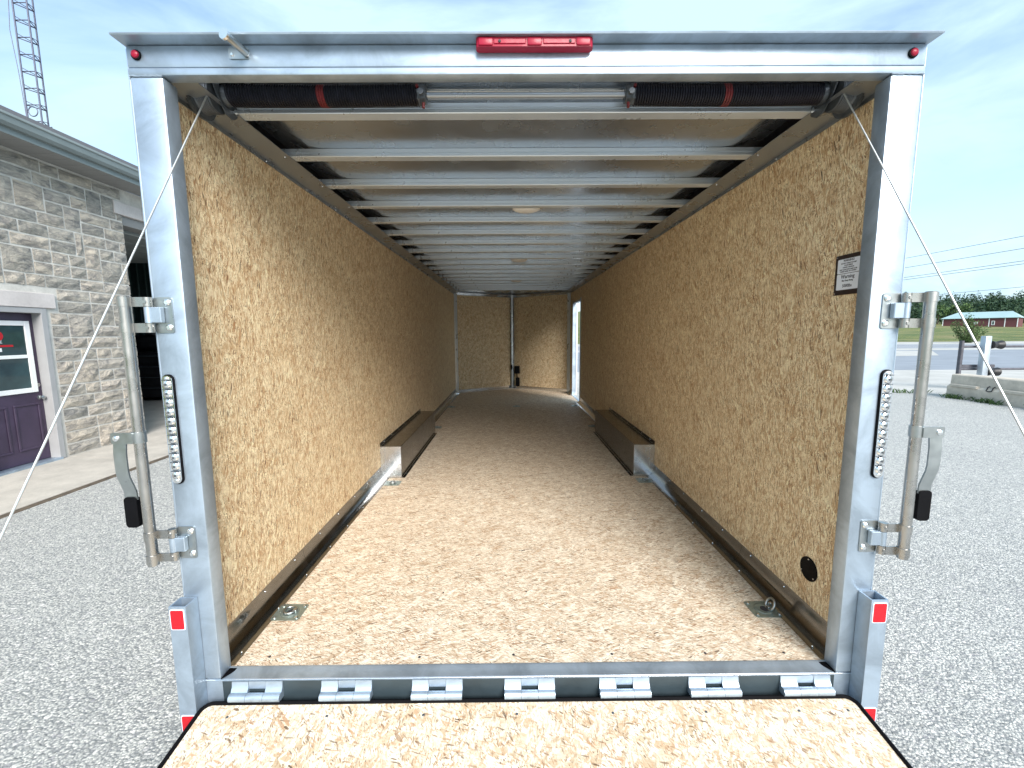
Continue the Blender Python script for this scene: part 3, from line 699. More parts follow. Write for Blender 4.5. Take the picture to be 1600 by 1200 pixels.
# cam-bar latches hinged out beside the posts
def latch(sx):
    xb, yb = sx * 1.342, F - 0.036
    bar = MB().tube([(xb, yb, 0.985), (xb, yb, 1.926)], 0.0172, 18).build('latch_bar', 'bar', TR)
    MB().tube([(xb, yb, 1.924), (xb, yb, 1.9275)], 0.0145, 18).build('bar_end', 'dark', bar)
    for zc in (1.866, 1.052):
        # plate on the post
        xx = sorted((sx * 1.210, sx * 1.272))
        pl = MB().rrect('y', F - 0.0045, F - 0.0006, (xx[0], zc - 0.06), (xx[1], zc + 0.06), 0.008).build('hinge_plate', 'zinc', bar)
        for dz in (-0.042, 0.042):
            MB().lathe([(0, 0.011), (-0.003, 0.011), (-0.006, 0.007)], 'y', (sx * 1.225, F - 0.0046, zc + dz), 14).build('bolt', 'screw', bar)
        # central knuckle from the plate
        m_ = MB()
        xx = sorted((sx * 1.236, sx * 1.272)); m_.box((xx[0], F - 0.024, zc - 0.026), (xx[1], F - 0.005, zc + 0.026), 0.002)
        m_.tube([(sx * 1.279, F - 0.018, zc - 0.026), (sx * 1.279, F - 0.018, zc + 0.026)], 0.0125, 14)
        m_.build('hinge_knuckle', 'alu', bar)
        for dz in (-0.043, 0.043):
            m_ = MB()
            xx = sorted((sx * 1.285, sx * (1.342 - 0.015))); m_.box((xx[0], F - 0.030, zc + dz - 0.0155), (xx[1], F - 0.026, zc + dz + 0.0155))
            m_.tube([(sx * 1.279, F - 0.018, zc + dz - 0.0155), (sx * 1.279, F - 0.018, zc + dz + 0.0155)], 0.0128, 14)
            m_.tube([(xb, yb, zc + dz - 0.0155), (xb, yb, zc + dz + 0.0155)], 0.0196, 16)
            m_.build('hinge_strap', 'bar', bar)
            MB().lathe([(0, 0.006), (-0.003, 0.006)], 'y', (sx * 1.279, F - 0.0302, zc + dz), 8).build('pin', 'bar', bar)
    # handle clamp
    zc = 1.452
    m_ = MB()
    m_.tube([(xb, yb, zc - 0.019), (xb, yb, zc + 0.019)], 0.0205, 18)
    xx = sorted((sx * 1.345, sx * 1.418)); m_.rrect('y', yb - 0.024, yb - 0.019, (xx[0], zc - 0.019), (xx[1], zc + 0.019), 0.005)
    m_.build('handle_clamp', 'zinc', bar)
    MB().lathe([(0, 0.0095), (-0.003, 0.0095), (-0.005, 0.006)], 'y', (sx * 1.400, yb - 0.0242, zc), 12).build('bolt', 'screw', bar)
    # bent flat handle
    path = [(1.401, yb - 0.010, 1.432), (1.402, yb - 0.011, 1.415), (1.403, yb - 0.012, 1.395), (1.403, yb - 0.012, 1.335), (1.401, yb - 0.011, 1.312), (1.392, yb - 0.007, 1.275), (1.389, yb - 0.005, 1.258), (1.388, yb - 0.005, 1.222)]
    m_ = MB(); w = 0.0215; th = 0.0028
    ring = []
    for (x, y, z) in path:
        ring.append([m_.bm.verts.new(p) for p in ((sx * (x - w), y - th, z), (sx * (x + w), y - th, z), (sx * (x + w), y + th, z), (sx * (x - w), y + th, z))])
    for A, B in zip(ring, ring[1:]):
        for i in range(4): m_.bm.faces.new((A[i], A[(i + 1) % 4], B[(i + 1) % 4], B[i]))
    m_.bm.faces.new(ring[0]); m_.bm.faces.new(ring[-1])
    m_.build('handle', 'zinc', bar)
    pts = [(0.0, -0.001)]
    gx = sx * 1.389
    MB().rrect('y', yb - 0.012, yb + 0.004, (gx - 0.0225, 1.130), (gx + 0.0225, 1.24), 0.012, 5).build('handle_grip', 'black', bar)
latch(-1); latch(1)

# ramp door
RX = 1.208
sl_ = 0.13
y_h, z_h = 1.432, 0.4285
y_e = -0.62
def rz(y): return z_h - sl_ * (y_h - y)
pts = []
r = 0.035
for (c, st) in (((RX - r, y_h - r), 0), ((-RX + r, y_h - r), 90)):
    for k in range(6):
        a = R(st + 90 * k / 5); pts.append((c[0] + r * math.cos(a), c[1] + r * math.sin(a)))
pts += [(-RX, y_e), (RX, y_e)]
m_ = MB()
def tilt(m_):
    for v in m_.bm.verts: v.co.z += rz(v.co.y)
m_.prism(pts, 'z', -0.018, 0.0); tilt(m_)
ramp = m_.build('ramp_door', 'osb_ramp', TR, smooth=False, uvfn=lambda c: (c.y, c.x))
m_ = MB().prism([(p[0] * 1.004, p[1] + (0.003 if p[1] > 0 else 0)) for p in pts], 'z', -0.06, -0.0185); tilt(m_)
m_.build('ramp_frame', 'alu', ramp)
outl = [pts[-1]] + pts[:-1]
path = [(x * 1.005, y + (0.006 if y > 1.38 else 0), rz(y) + 0.001) for x, y in outl]
MB().tube(path, 0.0078, 8).build('edge_seal', 'black', ramp)
m_ = MB()
for px in (-1.10, -0.74, -0.39, -0.05, 0.30, 0.64, 0.98, 1.16):
    yy = y_h - 0.045
    m_.lathe([(0, 0.0055), (0.0012, 0.0045)], 'z', (px, yy, rz(yy)), 8)
tag(m_.build('screw', 'cast', ramp), kind='stuff')
m_ = MB().box((-RX, y_e - 0.52, -0.02), (RX, y_e - 0.02, 0.0))
for v in m_.bm.verts: v.co.z += rz(y_e) - 0.30 * (y_e - v.co.y) + 0.0
m_.build('ramp_flap', 'osb_ramp', ramp, smooth=False, uvfn=lambda c: (c.y, c.x))
# floor screws along the rear edge
m_ = MB()
for px in (-1.05, -0.44, -0.06, 0.34, 0.72, 1.04):
    m_.lathe([(0, 0.006), (0.0010, 0.0055)], 'z', (px, 1.575 + random.uniform(-.01, .01), FZ + 0.0002), 8)
for k in range(60):
    m_.lathe([(0, 0.0045), (0.0008, 0.004)], 'z', (random.choice((-0.8, -0.4, 0, 0.4, 0.8)) + random.uniform(-.02, .02), 2.0 + 0.41 * random.randint(0, 12), FZ + 0.0002), 6)
tag(m_.build('floor_screw', 'dark', TR), kind='stuff')

# ramp hinges: two side leaves curling over the pin, one centre knuckle
def hinge_meshes():
    w = 0.064
    ms = []
    HY, HZ, HR = F - 0.023, 0.446, 0.0155
    th = 0.006
    # profile of a leaf that lies on the sill face and curls forward over the pin
    up = [(F - 0.0022, 0.4945), (F - 0.0062, 0.4945), (F - 0.0085, 0.475), (F - 0.013, 0.4685)]
    for k in range(9):
        a = R(70 + 20 * k); up.append((HY + HR * math.cos(a) , HZ + HR * math.sin(a)))
    up += [(F - 0.0022, 0.432)]
    a = MB().prism(up, 'x', -0.095, -0.033).mesh('hinge_leaf', 'alu', 'auto', True)
    b = MB().prism(up, 'x', 0.033, 0.095).mesh('hinge_leaf', 'alu', 'auto', True)
    ce = [(HY + HR * math.cos(R(20 * k)), HZ + HR * math.sin(R(20 * k))) for k in range(18)]
    m_ = MB().prism(ce, 'x', -0.0318, 0.0318); m_.box((-0.0318, F - 0.0055, 0.466), (0.0318, F - 0.0022, 0.4945))
    c = m_.mesh('hinge_knuckle', 'alu', 'auto', True)
    return a, b, c
ha, hb, hc = hinge_meshes()
for hx in (-1.031, -0.693, -0.350, 0.0, 0.360, 0.700, 1.051):
    h = place(ha, 'ramp_hinge', TR, (hx, 0, 0))
    place(hb, 'hinge_leaf', h, (hx, 0, 0)); place(hc, 'hinge_knuckle', h, (hx, 0, 0))

# recessed tie-down rings in the floor
def dring_meshes():
    a = MB().rrect('z', FZ + 0.0004, FZ + 0.0032, (-0.066, -0.058), (0.066, 0.058), 0.014, 4).mesh('tie_down', 'zincdark', 'auto')
    m_ = MB(); seg = 20
    # dished centre
    rings = []
    for (k, zz) in ((1.0, 0.0036), (0.93, 0.0062), (0.78, 0.0058), (0.6, 0.0036)):
        rings.append([m_.bm.verts.new((0.042 * k * math.cos(i * 2 * math.pi / seg), 0.040 * k * math.sin(i * 2 * math.pi / seg), FZ + zz)) for i in range(seg)])
    for A, B in zip(rings, rings[1:]):
        for i in range(seg): m_.bm.faces.new((A[i], A[(i + 1) % seg], B[(i + 1) % seg], B[i]))
    m_.bm.faces.new(rings[-1])
    d = m_.mesh('dish', 'zincdark', True)
    h = MB().lathe([(0, 0.020), (0.0006, 0.020)], 'z', (0.006, 0, FZ + 0.0037), 18).mesh('dish_hole', 'dark')
    pts = [(0.026 * math.cos(i * 2 * math.pi / 18), 0.026 * math.sin(i * 2 * math.pi / 18), FZ + 0.012) for i in range(18)]
    r = MB().tube(pts, 0.0052, 8, closed=True).mesh('ring', 'zinc', True)
    pts = [(0.05 + 0.0 * math.cos(i), 0.024 * math.cos(i * 2 * math.pi / 18), FZ + 0.028 + 0.024 * math.sin(i * 2 * math.pi / 18)) for i in range(18)]
    pts = [(0.012 * math.sin(i * 2 * math.pi / 18) + 0.03, 0.026 * math.cos(i * 2 * math.pi / 18), FZ + 0.026 + 0.026 * math.sin(i * 2 * math.pi / 18)) for i in range(18)]
    r2 = MB().tube(pts, 0.0052, 8, closed=True).mesh('ring', 'zinc', True)
    br = MB().box((0.016, -0.010, FZ + 0.004), (0.034, 0.010, FZ + 0.0185), 0.003, 2).mesh('ring_bracket', 'zinc')
    s_ = MB().lathe([(0, 0.007), (0.003, 0.007), (0.005, 0.004)], 'z', (0, 0, FZ + 0.0033), 10).mesh('bolt', 'screw')
    return a, d, h, r, r2, br, s_
da, dd, dh, dr_, dr2, dbr, dsc = dring_meshes()
for (x, y, up_) in ((-1.108, 1.857, 0), (1.118, 1.845, 1), (-1.095, 3.58, 0), (1.115, 3.60, 0), (-1.085, 5.78, 0), (1.09, 5.79, 0), (-1.107, 7.42, 0), (0.051, 7.435, 0), (1.10, 7.45, 0)):
    o = place(da, 'tie_down', TR, (x, y, 0))
    place(dd, 'dish', o, (x, y, 0)); place(dh, 'dish_hole', o, (x, y, 0))
    place(dr2 if up_ else dr_, 'ring', o, (x, y, 0)); place(dbr, 'ring_bracket', o, (x, y, 0))
    for (px, py) in ((-0.05, -0.042), (0.05, -0.042), (0.05, 0.042), (-0.05, 0.042)):
        place(dsc, 'bolt', o, (x + px, y + py, 0))

# warning sign on the right wall
sg = MB().box((WX - 0.0042, 1.588, 1.938), (WX - 0.0004, 1.722, 2.0905), 0.001).build('warning_sign', 'sign_dark', TR)
xs_ = WX - 0.0045
for (z0, z1) in ((2.0195, 2.074), (1.957, 2.0175)):
    MB().rrect('x', xs_ - 0.0006, xs_ - 0.0001, (1.602, z0), (1.7085, z1), 0.004).build('label_panel', 'sign_white', sg)
def letter(body, size, zc, w=None):
    me = text_mesh(body, size, 'ink')
    wd = max(v.co.x for v in me.vertices) - min(v.co.x for v in me.vertices)
    k = (w / wd) if w else 1.0
    # reads from inside: text x runs towards -Y (towards the rear)
    for v in me.vertices: v.co = Vector((-0.0008 - v.co.z * 0.5, -v.co.x * k, v.co.y))
    me.flip_normals()
    place(me, 'lettering', sg, (xs_, 1.6545, zc))
letter('WARNING!', 0.0125, 2.0635, 0.052)
letter('DO NOT OPERATE IF RAMP', 0.0075, 2.0545, 0.074)
letter('DOOR SPRINGS', 0.0075, 2.0470, 0.040)
letter('UNDER TENSION', 0.0075, 2.0390, 0.054)
letter('KEEP CLEAR WHEN RAMP DOOR', 0.0068, 2.0310, 0.084)
letter('IS BEING RAISED OR LOWERED', 0.0068, 2.0240, 0.078)
letter('Warning', 0.0205, 2.0000, 0.066)
letter('Max Ramp Rating', 0.0095, 1.9885, 0.054)
letter('5000lbs', 0.0165, 1.9665, 0.045)
for (y, z) in ((1.715, 1.945), (1.715, 2.083)):
    MB().lathe([(0, 0.0035), (-0.002, 0.003)], 'x', (xs_, y, z), 8).build('screw', 'screw', sg)
# round black vent
m_ = MB().lathe([(0, 0.052), (-0.004, 0.0515), (-0.005, 0.048), (-0.003, 0.040), (-0.0032, 0.001)], 'x', (WX - 0.0005, 1.735, 0.766), 28)
vt = m_.build('round_vent', 'black', TR)
for a in (90, 215, 330):
    MB().lathe([(0, 0.0032), (-0.002, 0.0025)], 'x', (WX - 0.0055, 1.735 + 0.044 * math.cos(R(a)), 0.766 + 0.044 * math.sin(R(a))), 8).build('screw', 'screw', vt)

# ================================================================== STONE BUILDING (left)
def mat_stone():
    t = NT('split face stone'); v = t.obj(); inf = t.n('ObjectInfo')
    base = t.ramp(inf.outputs['Random'], [(0.0, (0.31, 0.31, 0.295)), (0.25, (0.41, 0.39, 0.35)), (0.55, (0.49, 0.45, 0.395)), (0.8, (0.38, 0.375, 0.355)), (1.0, (0.53, 0.485, 0.425))])
    off = t.n('VectorMath', operation='MULTIPLY_ADD'); t.l(inf.outputs['Random'], off.inputs[0]); off.inputs[1].default_value = (50, 30, 70); t.l(v, off.inputs[2])
    a = t.noise(t.mapping(off.outputs[0], (1, 0.6, 1.6)), 7, 7, 0.65, 1.2)
    c = t.mix(t.ramp(a.outputs[0], [(0.36, 0), (0.66, 1)]), t.mix(1.0, base, (0.58, 0.58, 0.60), 'MULTIPLY'), t.mix(1.0, base, (1.40, 1.33, 1.22), 'MULTIPLY'))
    t.setc('Base Color', c); t.setc('Roughness', 0.92)
    b = t.noise(off.outputs[0], 26, 6, 0.7, 0.6)
    t.bump(t.math('ADD', a.outputs[0], t.math('MULTIPLY', b.outputs[0], 0.5)), 1.0, 0.045)
    return t.m
M['stone'] = mat_stone()
M['mortar'] = mat_concrete('mortar', (0.64, 0.62, 0.57), 8)
M['limestone'] = mat_concrete('pale limestone lintel', (0.60, 0.56, 0.54), 2)
M['framepaint'] = plain('grey frame paint', (0.34, 0.345, 0.35), 0.45, 0, 0.06)
M['plum'] = plain('dark plum door paint', (0.050, 0.034, 0.066), 0.42, 0, 0.2, 5)
M['white'] = plain('white paint', (0.78, 0.80, 0.80), 0.4, 0, 0.04)
M['gutter'] = plain('grey gutter metal', (0.20, 0.235, 0.235), 0.4, 0.1, 0.08, 3)
M['soffit'] = plain('grey vinyl soffit', (0.24, 0.24, 0.235), 0.6, 0, 0.08, 3)
M['shingle'] = plain('dark shingles', (0.06, 0.06, 0.065), 0.9, 0, 0.4, 20, 0.5, 60)
M['ribmetal'] = plain('dark green ribbed steel', (0.05, 0.09, 0.09), 0.45, 0.3, 0.1, 3)
M['yellow'] = plain('yellow safety paint', (0.50, 0.33, 0.01), 0.5, 0, 0.2)
M['machine'] = plain('black machine paint', (0.014, 0.014, 0.016), 0.5, 0, 0.3)
M['doorsec'] = plain('overhead door steel', (0.30, 0.33, 0.33), 0.5, 0.2, 0.1)
t = NT('window glass'); t.setc('Base Color', (0.02, 0.035, 0.04)); t.setc('Roughness', 0.04); t.setc('Specular IOR Level', 0.6)
t.setc('Base Color', t.ramp(t.noise(t.obj(), 3.0, 4).outputs[0], [(0.3, (0.012, 0.03, 0.035)), (0.7, (0.03, 0.07, 0.075))])); M['glass'] = t.m

BX = -6.40
BD = thing('stone_building', (BX, 6, 0.08), 'grey split-stone workshop with grey gutter, plum door and open overhead doorway', 'building')
D0, D1 = 4.93, 5.90         # door frame extent along Y
O0, O1 = 7.27, 10.9         # overhead doorway
ZT = 4.165
core = MB()
for (a, b, z0, z1) in ((-2.0, D0, 0.0, ZT), (D0, D1, 2.17, ZT), (D1, O0 - 0.015, 0.0, ZT), (O0 - 0.015, O1, 3.75, ZT), (O1, 15.0, 0.0, ZT)):
    core.box((BX - 0.30, a, z0), (BX - 0.001, b, z1))
core.build('wall', 'mortar', BD, smooth=False)
# stones in random ashlar: cells of 0.125 x 0.195 m
cw, ch = 0.118, 0.170
def stone_mesh(w, h):
    m_ = MB(); nx = max(2, int(round(w / 0.11))); nz_ = max(2, int(round(h / 0.1)))
    g = 0.007; grid = []
    for j in range(nz_ + 1):
        row = []
        for i in range(nx + 1):
            y = -w / 2 + g + (w - 2 * g) * i / nx; z = -h / 2 + g + (h - 2 * g) * j / nz_
            edge = i in (0, nx) or j in (0, nz_)
            d = 0.003 + random.uniform(0, 0.006) if edge else 0.018 + random.uniform(-0.004, 0.018)
            if edge: y += random.uniform(-.004, .004); z += random.uniform(-.004, .004)
            row.append(m_.bm.verts.new((d, y, z)))
        grid.append(row)
    for j in range(nz_):
        for i in range(nx): m_.bm.faces.new((grid[j][i], grid[j][i + 1], grid[j + 1][i + 1], grid[j + 1][i]))
    loop = grid[0] + [r_[-1] for r_ in grid[1:]] + grid[-1][-2::-1] + [r_[0] for r_ in grid[-2:0:-1]]
    back = [m_.bm.verts.new((-0.01, v.co.y * 1.004, v.co.z * 1.004)) for v in loop]
    for i in range(len(loop)):
        j = (i + 1) % len(loop); m_.bm.faces.new((loop[j], loop[i], back[i], back[j]))
    return m_.mesh('stone', 'stone', False)
def lay(y0, y1, z0, z1, holes):
    nx, nz_ = int(round((y1 - y0) / cw)), int(round((z1 - z0) / ch))
    sx, sz = (y1 - y0) / nx, (z1 - z0) / nz_
    occ = [[False] * nx for _ in range(nz_)]
    for j in range(nz_):
        for i in range(nx):
            cy, cz = y0 + (i + 0.5) * sx, z0 + (j + 0.5) * sz
            if any(a < cy < b and c < cz < d for a, b, c, d in holes): occ[j][i] = True
    out = []
    for j in range(nz_):
        i = 0
        while i < nx:
            if occ[j][i]: i += 1; continue
            w = random.choice((2, 2, 3, 3, 4, 4)); h = 2 if random.random() < 0.24 else 1
            k = 0
            while k < w and i + k < nx and not occ[j][i + k]: k += 1
            w = k
            if h == 2 and (j + 1 >= nz_ or any(occ[j + 1][i + q] for q in range(w)) or w > 3): h = 1
            for q in range(w):
                for p in range(h): occ[j + p][i + q] = True
            out.append((y0 + i * sx, y0 + (i + w) * sx, z0 + j * sz, z0 + (j + h) * sz)); i += w
    return out
sts = lay(4.40, O0, 0.085, ZT - 0.02, [(D0 - 0.0, D1 + 0.0, 0, 2.17), (3.0, 6.03, 2.17, 2.37), (O0 - 0.17, O0 + 1, 3.745, 3.95)])
for (a, b, c, d) in sts[:290]:
    if d <= 2.17 and (b > D0 and a < D1):
        if (a + b) / 2 < (D0 + D1) / 2: b = min(b, D0)
        else: a = max(a, D1)
    if b - a < 0.03: continue
    me = stone_mesh(b - a - 0.011, d - c - 0.011)
    place(me, 'stone', BD, (BX, (a + b) / 2, (c + d) / 2))
# lintels
for (a, b) in ((4.0, 5.30), (5.305, 6.022)):
    MB().box((BX - 0.05, a, 2.172), (BX + 0.035, b, 2.368), 0.005).build('lintel', 'limestone', BD)
for (a, b) in ((O0 - 0.168, 7.62), (7.626, 8.6), (8.606, 9.6), (9.606, 11.0)):
    MB().box((BX - 0.05, a, 3.748), (BX + 0.035, b, 3.945), 0.005).build('lintel', 'limestone', BD)
# door frame and door
fr = MB(); fr.box((BX - 0.14, D1 - 0.075, 0.08), (BX + 0.025, D1 - 0.003, 2.169), 0.003); fr.box((BX - 0.14, D0 + 0.003, 0.08), (BX + 0.025, D0 + 0.075, 2.169), 0.003)
fr.box((BX - 0.14, D0 + 0.0755, 2.10), (BX + 0.025, D1 - 0.0755, 2.169), 0.003)
fr.build('door_frame', 'framepaint', BD)
DX = BX - 0.105
door = MB().box((DX - 0.045, D0 + 0.078, 0.11), (DX, D1 - 0.078, 2.097), 0.002).build('door', 'plum', BD)
MB().box((DX - 0.05, D0 + 0.05, 0.075), (BX + 0.04, D1 - 0.05, 0.105), 0.003).build('door_sill', 'alu', BD)
wy0, wy1, wz0, wz1 = 5.06, 5.765, 1.045, 1.995
wf = MB(); wb_ = 0.062
wf.box((DX + 0.001, wy0, wz0), (DX + 0.02, wy0 + wb_, wz1), 0.003); wf.box((DX + 0.001, wy1 - wb_, wz0), (DX + 0.02, wy1, wz1), 0.003)
wf.box((DX + 0.001, wy0 + wb_ + .0005, wz0), (DX + 0.02, wy1 - wb_ - .0005, wz0 + wb_), 0.003); wf.box((DX + 0.001, wy0 + wb_ + .0005, wz1 - wb_), (DX + 0.02, wy1 - wb_ - .0005, wz1), 0.003)
wf.box((DX + 0.001, wy0 + wb_ + .0005, 1.505), (DX + 0.018, wy1 - wb_ - .0005, 1.55), 0.003)
wf.build('window_frame', 'white', door)
for (z0, z1) in ((wz0 + wb_ + .0005, 1.5045), (1.5505, wz1 - wb_ - .0005)):
    MB().box((DX + 0.001, wy0 + wb_ + .001, z0), (DX + 0.006, wy1 - wb_ - .001, z1)).build('pane', 'glass', door)
# raised mouldings of the two lower panels
for (a, b) in ((5.07, 5.385), (5.455, 5.77)):
    m_ = MB()
    z0, z1 = 0.28, 0.90
    for (ya, yb, za, zb) in ((a, b, z0, z0 + 0.03), (a, b, z1 - 0.03, z1), (a, a + 0.03, z0 + 0.0305, z1 - 0.0305), (b - 0.03, b, z0 + 0.0305, z1 - 0.0305)):
        m_.box((DX + 0.0005, ya, za), (DX + 0.012, yb, zb), 0.006)
    m_.build('raised_panel', 'plum', door)
yk = 5.79
yk = D1 - 0.078 - 0.045
MB().lathe([(0, 0.028), (0.008, 0.028), (0.012, 0.012), (0.035, 0.012), (0.045, 0.027), (0.062, 0.027), (0.07, 0.015)], 'x', (DX, yk, 0.965), 18).build('door_knob', 'zinc', door)
MB().lathe([(0, 0.026), (0.012, 0.026), (0.014, 0.02)], 'x', (DX, yk, 1.135), 16).build('deadbolt', 'bar', door)
# stickers on the upper pane
xp = DX + 0.0065
MB().lathe([(0, 0.065), (0.0006, 0.065)], 'x', (xp, 5.395, 1.80), 20).build('sticker', 'redrefl', door)
MB().box((xp, 5.28, 1.66), (xp + 0.0008, 5.555, 1.685)).build('sticker', 'redrefl', door)
MB().box((xp, 5.28, 1.60), (xp + 0.0008, 5.425, 1.645)).build('sticker', 'white', door)
me = text_mesh('SALE', 0.052, 'graytext')
for v in me.vertices: v.co = Vector((v.co.z + 0.0006, v.co.x, v.co.y))
place(me, 'lettering', door, (xp, 5.385, 1.705))

# soffit, fascia, gutter, roof
EX = -5.965
m0 = MB().box((0, -0.0985, -0.006), (BX * -1 + EX - 0.003, 0.0985, 0.0), 0.002).mesh('soffit_board', 'soffit', False)
for k in range(56):
    place(m0, 'soffit_board', BD, (BX + 0.002, 3.6 + 0.2 * k, ZT + 0.006 + 0.0))
prof = [(EX, ZT - 0.002), (EX, 4.36), (EX + 0.006, 4.36), (EX + 0.105, 4.375), (EX + 0.112, 4.345), (EX + 0.095, 4.33), (EX + 0.088, 4.27), (EX + 0.060, 4.235), (EX + 0.012, 4.23), (EX + 0.010, ZT - 0.002)]
MB().prism(prof, 'y', -2, 15).build('gutter', 'gutter', BD, smooth=False)
MB().prism([(EX - 0.02, 4.365), (EX - 0.02, 4.385), (-12.0, 7.2), (-18.0, 4.385), (-18, 4.365), (-12.0, 7.17)], 'y', -2.2, 15.2).build('roof', 'shingle', BD)
MB().box((BX - 0.02, -2, ZT + 0.008), (EX - 0.002, 15, ZT + 0.02)).build('soffit_backing', 'dark', BD)
for (sy) in (7.62, 10.2):
    MB().lathe([(0, 0.095), (-0.012, 0.09), (-0.02, 0.06), (-0.022, 0.001)], 'z', (-6.18, sy, ZT - 0.0005), 20).build('soffit_light', 'whiteplastic', BD)

# workshop interior behind the open overhead doorway
MB().box((-14.0, 6.0, 0.03), (BX - 0.301, 12.4, 0.07)).build('workshop_floor', 'concrete', BD)
MB().box((BX - 0.3005, O0, 0.03), (BX - 0.0, O1, 0.082)).build('threshold', 'concrete', BD)
prof = []
x = -14.0
while x < BX - 0.31:
    prof += [(x, 12.25), (x + 0.16, 12.25), (x + 0.175, 12.225), (x + 0.205, 12.225)]; x += 0.22
prof += [(BX - 0.31, 12.25), (BX - 0.31, 12.3), (-14.0, 12.3)]
MB().prism(prof, 'z', 0.07, 4.1).build('ribbed_wall', 'ribmetal', BD, smooth=False)
MB().box((-14.1, 5.9, 0.0), (-14.0, 12.4, 4.2)).build('interior_wall', 'machine', BD)
MB().box((-14.0, 5.9, 0.0), (BX - 0.302, 6.0, 4.2)).build('interior_wall', 'machine', BD)
MB().box((-14.0, 6.0, 4.1), (BX - 0.302, 12.4, 4.15)).build('interior_ceiling', 'machine', BD)
oh = MB().box((BX - 0.42, O0 + 0.06, 3.56), (BX - 0.36, O1 - 0.06, 3.72), 0.01).build('overhead_door', 'doorsec', BD)
for k in range(5):
    MB().box((BX - 0.98 - 0.55 * k, O0 + 0.06, 3.57), (BX - 0.44 - 0.55 * k, O1 - 0.06, 3.61), 0.008).build('door_section', 'doorsec', oh)
MB().box((BX - 0.30, O0, 3.60), (BX - 0.02, O1, 3.745), 0.004).build('doorway_head', 'soffit', BD)
for (ya) in (O0 - 0.012, O1 - 0.03):
    MB().box((BX - 0.33, ya, 0.085), (BX - 0.301, ya + 0.06, 3.6)).build('door_track', 'doorsec', BD)

bo = tag(MB().tube([(-10.43, 11.75, 0.071), (-10.43, 11.75, 1.28), (-10.43, 11.75, 1.32)], [0.095, 0.095, 0.07], 18).build('bollard', 'yellow'), 'yellow steel bollard just inside the open workshop doorway', 'bollard')
sh = thing('tool_cabinet', (-9.55, 11.4, 0.07), 'black tool cabinet standing in the dark workshop beside the yellow bollard', 'cabinet')
MB().box((-10.15, 11.1, 0.17), (-8.75, 11.9, 1.35), 0.01).build('cabinet_body', 'machine', sh)
for k in range(4):
    d_ = MB().box((-10.12, 11.075, 0.22 + 0.28 * k), (-8.78, 11.099, 0.47 + 0.28 * k), 0.004).build('drawer', 'machine', sh)
    MB().tube([(-9.9, 11.06, 0.42 + 0.28 * k), (-9.0, 11.06, 0.42 + 0.28 * k)], 0.012, 8).build('handle', 'cast', d_)
for (x, y) in ((-10.05, 11.2), (-8.85, 11.2), (-10.05, 11.8), (-8.85, 11.8)):
    MB().lathe([(-0.02, 0.05), (0.02, 0.05)], 'x', (x, y, 0.12), 12).build('caster', 'black', sh)
cmp_ = thing('air_compressor', (-9.75, 11.5, 1.35), 'dark rounded compressor sitting on top of the black tool cabinet', 'compressor')
MB().lathe([(-0.42, 0.05), (-0.38, 0.17), (-0.3, 0.21), (0.3, 0.21), (0.38, 0.17), (0.42, 0.05)], 'x', (-9.75, 11.5, 1.60), 18).build('tank', 'machine', cmp_)
MB().lathe([(0.0, 0.15), (0.2, 0.15), (0.26, 0.10), (0.38, 0.085), (0.44, 0.04)], 'z', (-9.6, 11.5, 1.80), 14).build('motor', 'machine', cmp_)
for x in (-10.0, -9.5): MB().box((x - 0.04, 11.36, 1.351), (x + 0.04, 11.64, 1.42)).build('foot', 'machine', cmp_)

# lattice tower behind the building
M['tower'] = plain('tower steel', (0.10, 0.11, 0.16), 0.5, 0.3, 0.1)
TX, TY = -12.47, 12.0
TW = thing('lattice_tower', (TX, TY, 0), 'slim dark lattice aerial mast rising behind the stone building roof', 'tower')
leg = [(TX - 0.18, TY - 0.05), (TX + 0.18, TY - 0.05), (TX + 0.02, TY + 0.26)]
for (x, y) in leg: MB().tube([(x, y, 0.0), (x, y, 16)], 0.019, 8).build('leg', 'tower', TW)
m_ = MB()
for i in range(3):
    a, b = leg[i], leg[(i + 1) % 3]; m_.tube([(a[0], a[1], 0), (b[0], b[1], 0)], 0.012, 6); 
rung = m_.mesh('rung', 'tower', True)
for k in range(38): place(rung, 'rung', TW, (0, 0, 0.5 + 0.405 * k))
m_ = MB()
for i in range(3):
    a, b = leg[i], leg[(i + 1) % 3]
    if i != 0: m_.tube([(a[0], a[1], 0), (b[0], b[1], 0.1)], 0.009, 5)
br_ = m_.mesh('brace', 'tower', True)
for k in range(38): place(br_, 'brace', TW, (0, 0, 0.5 + 0.405 * k))
pts = [(TX + 0.0 + 0.12 * math.cos(k * math.pi / 9), TY - 0.07, 7.62 + 0.12 * math.sin(k * math.pi / 9)) for k in range(18)]
MB().tube(pts, 0.012, 6, closed=True).build('bracket_ring', 'tower', TW)
MB().tube([(TX - 0.2, TY - 0.05, 7.2), (TX - 0.26, TY - 0.05, 8.6), (TX - 0.34, TY - 0.05, 9.6), (TX - 0.26, TY - 0.05, 10.4), (TX - 0.2, TY - 0.05, 11.5)], 0.008, 6).build('feed_cable', 'tower', TW)
MB().tube([(TX + 0.18, TY - 0.05, 7.22), (TX + 0.42, TY - 0.05, 7.24)], 0.012, 6).build('stub_arm', 'tower', TW)

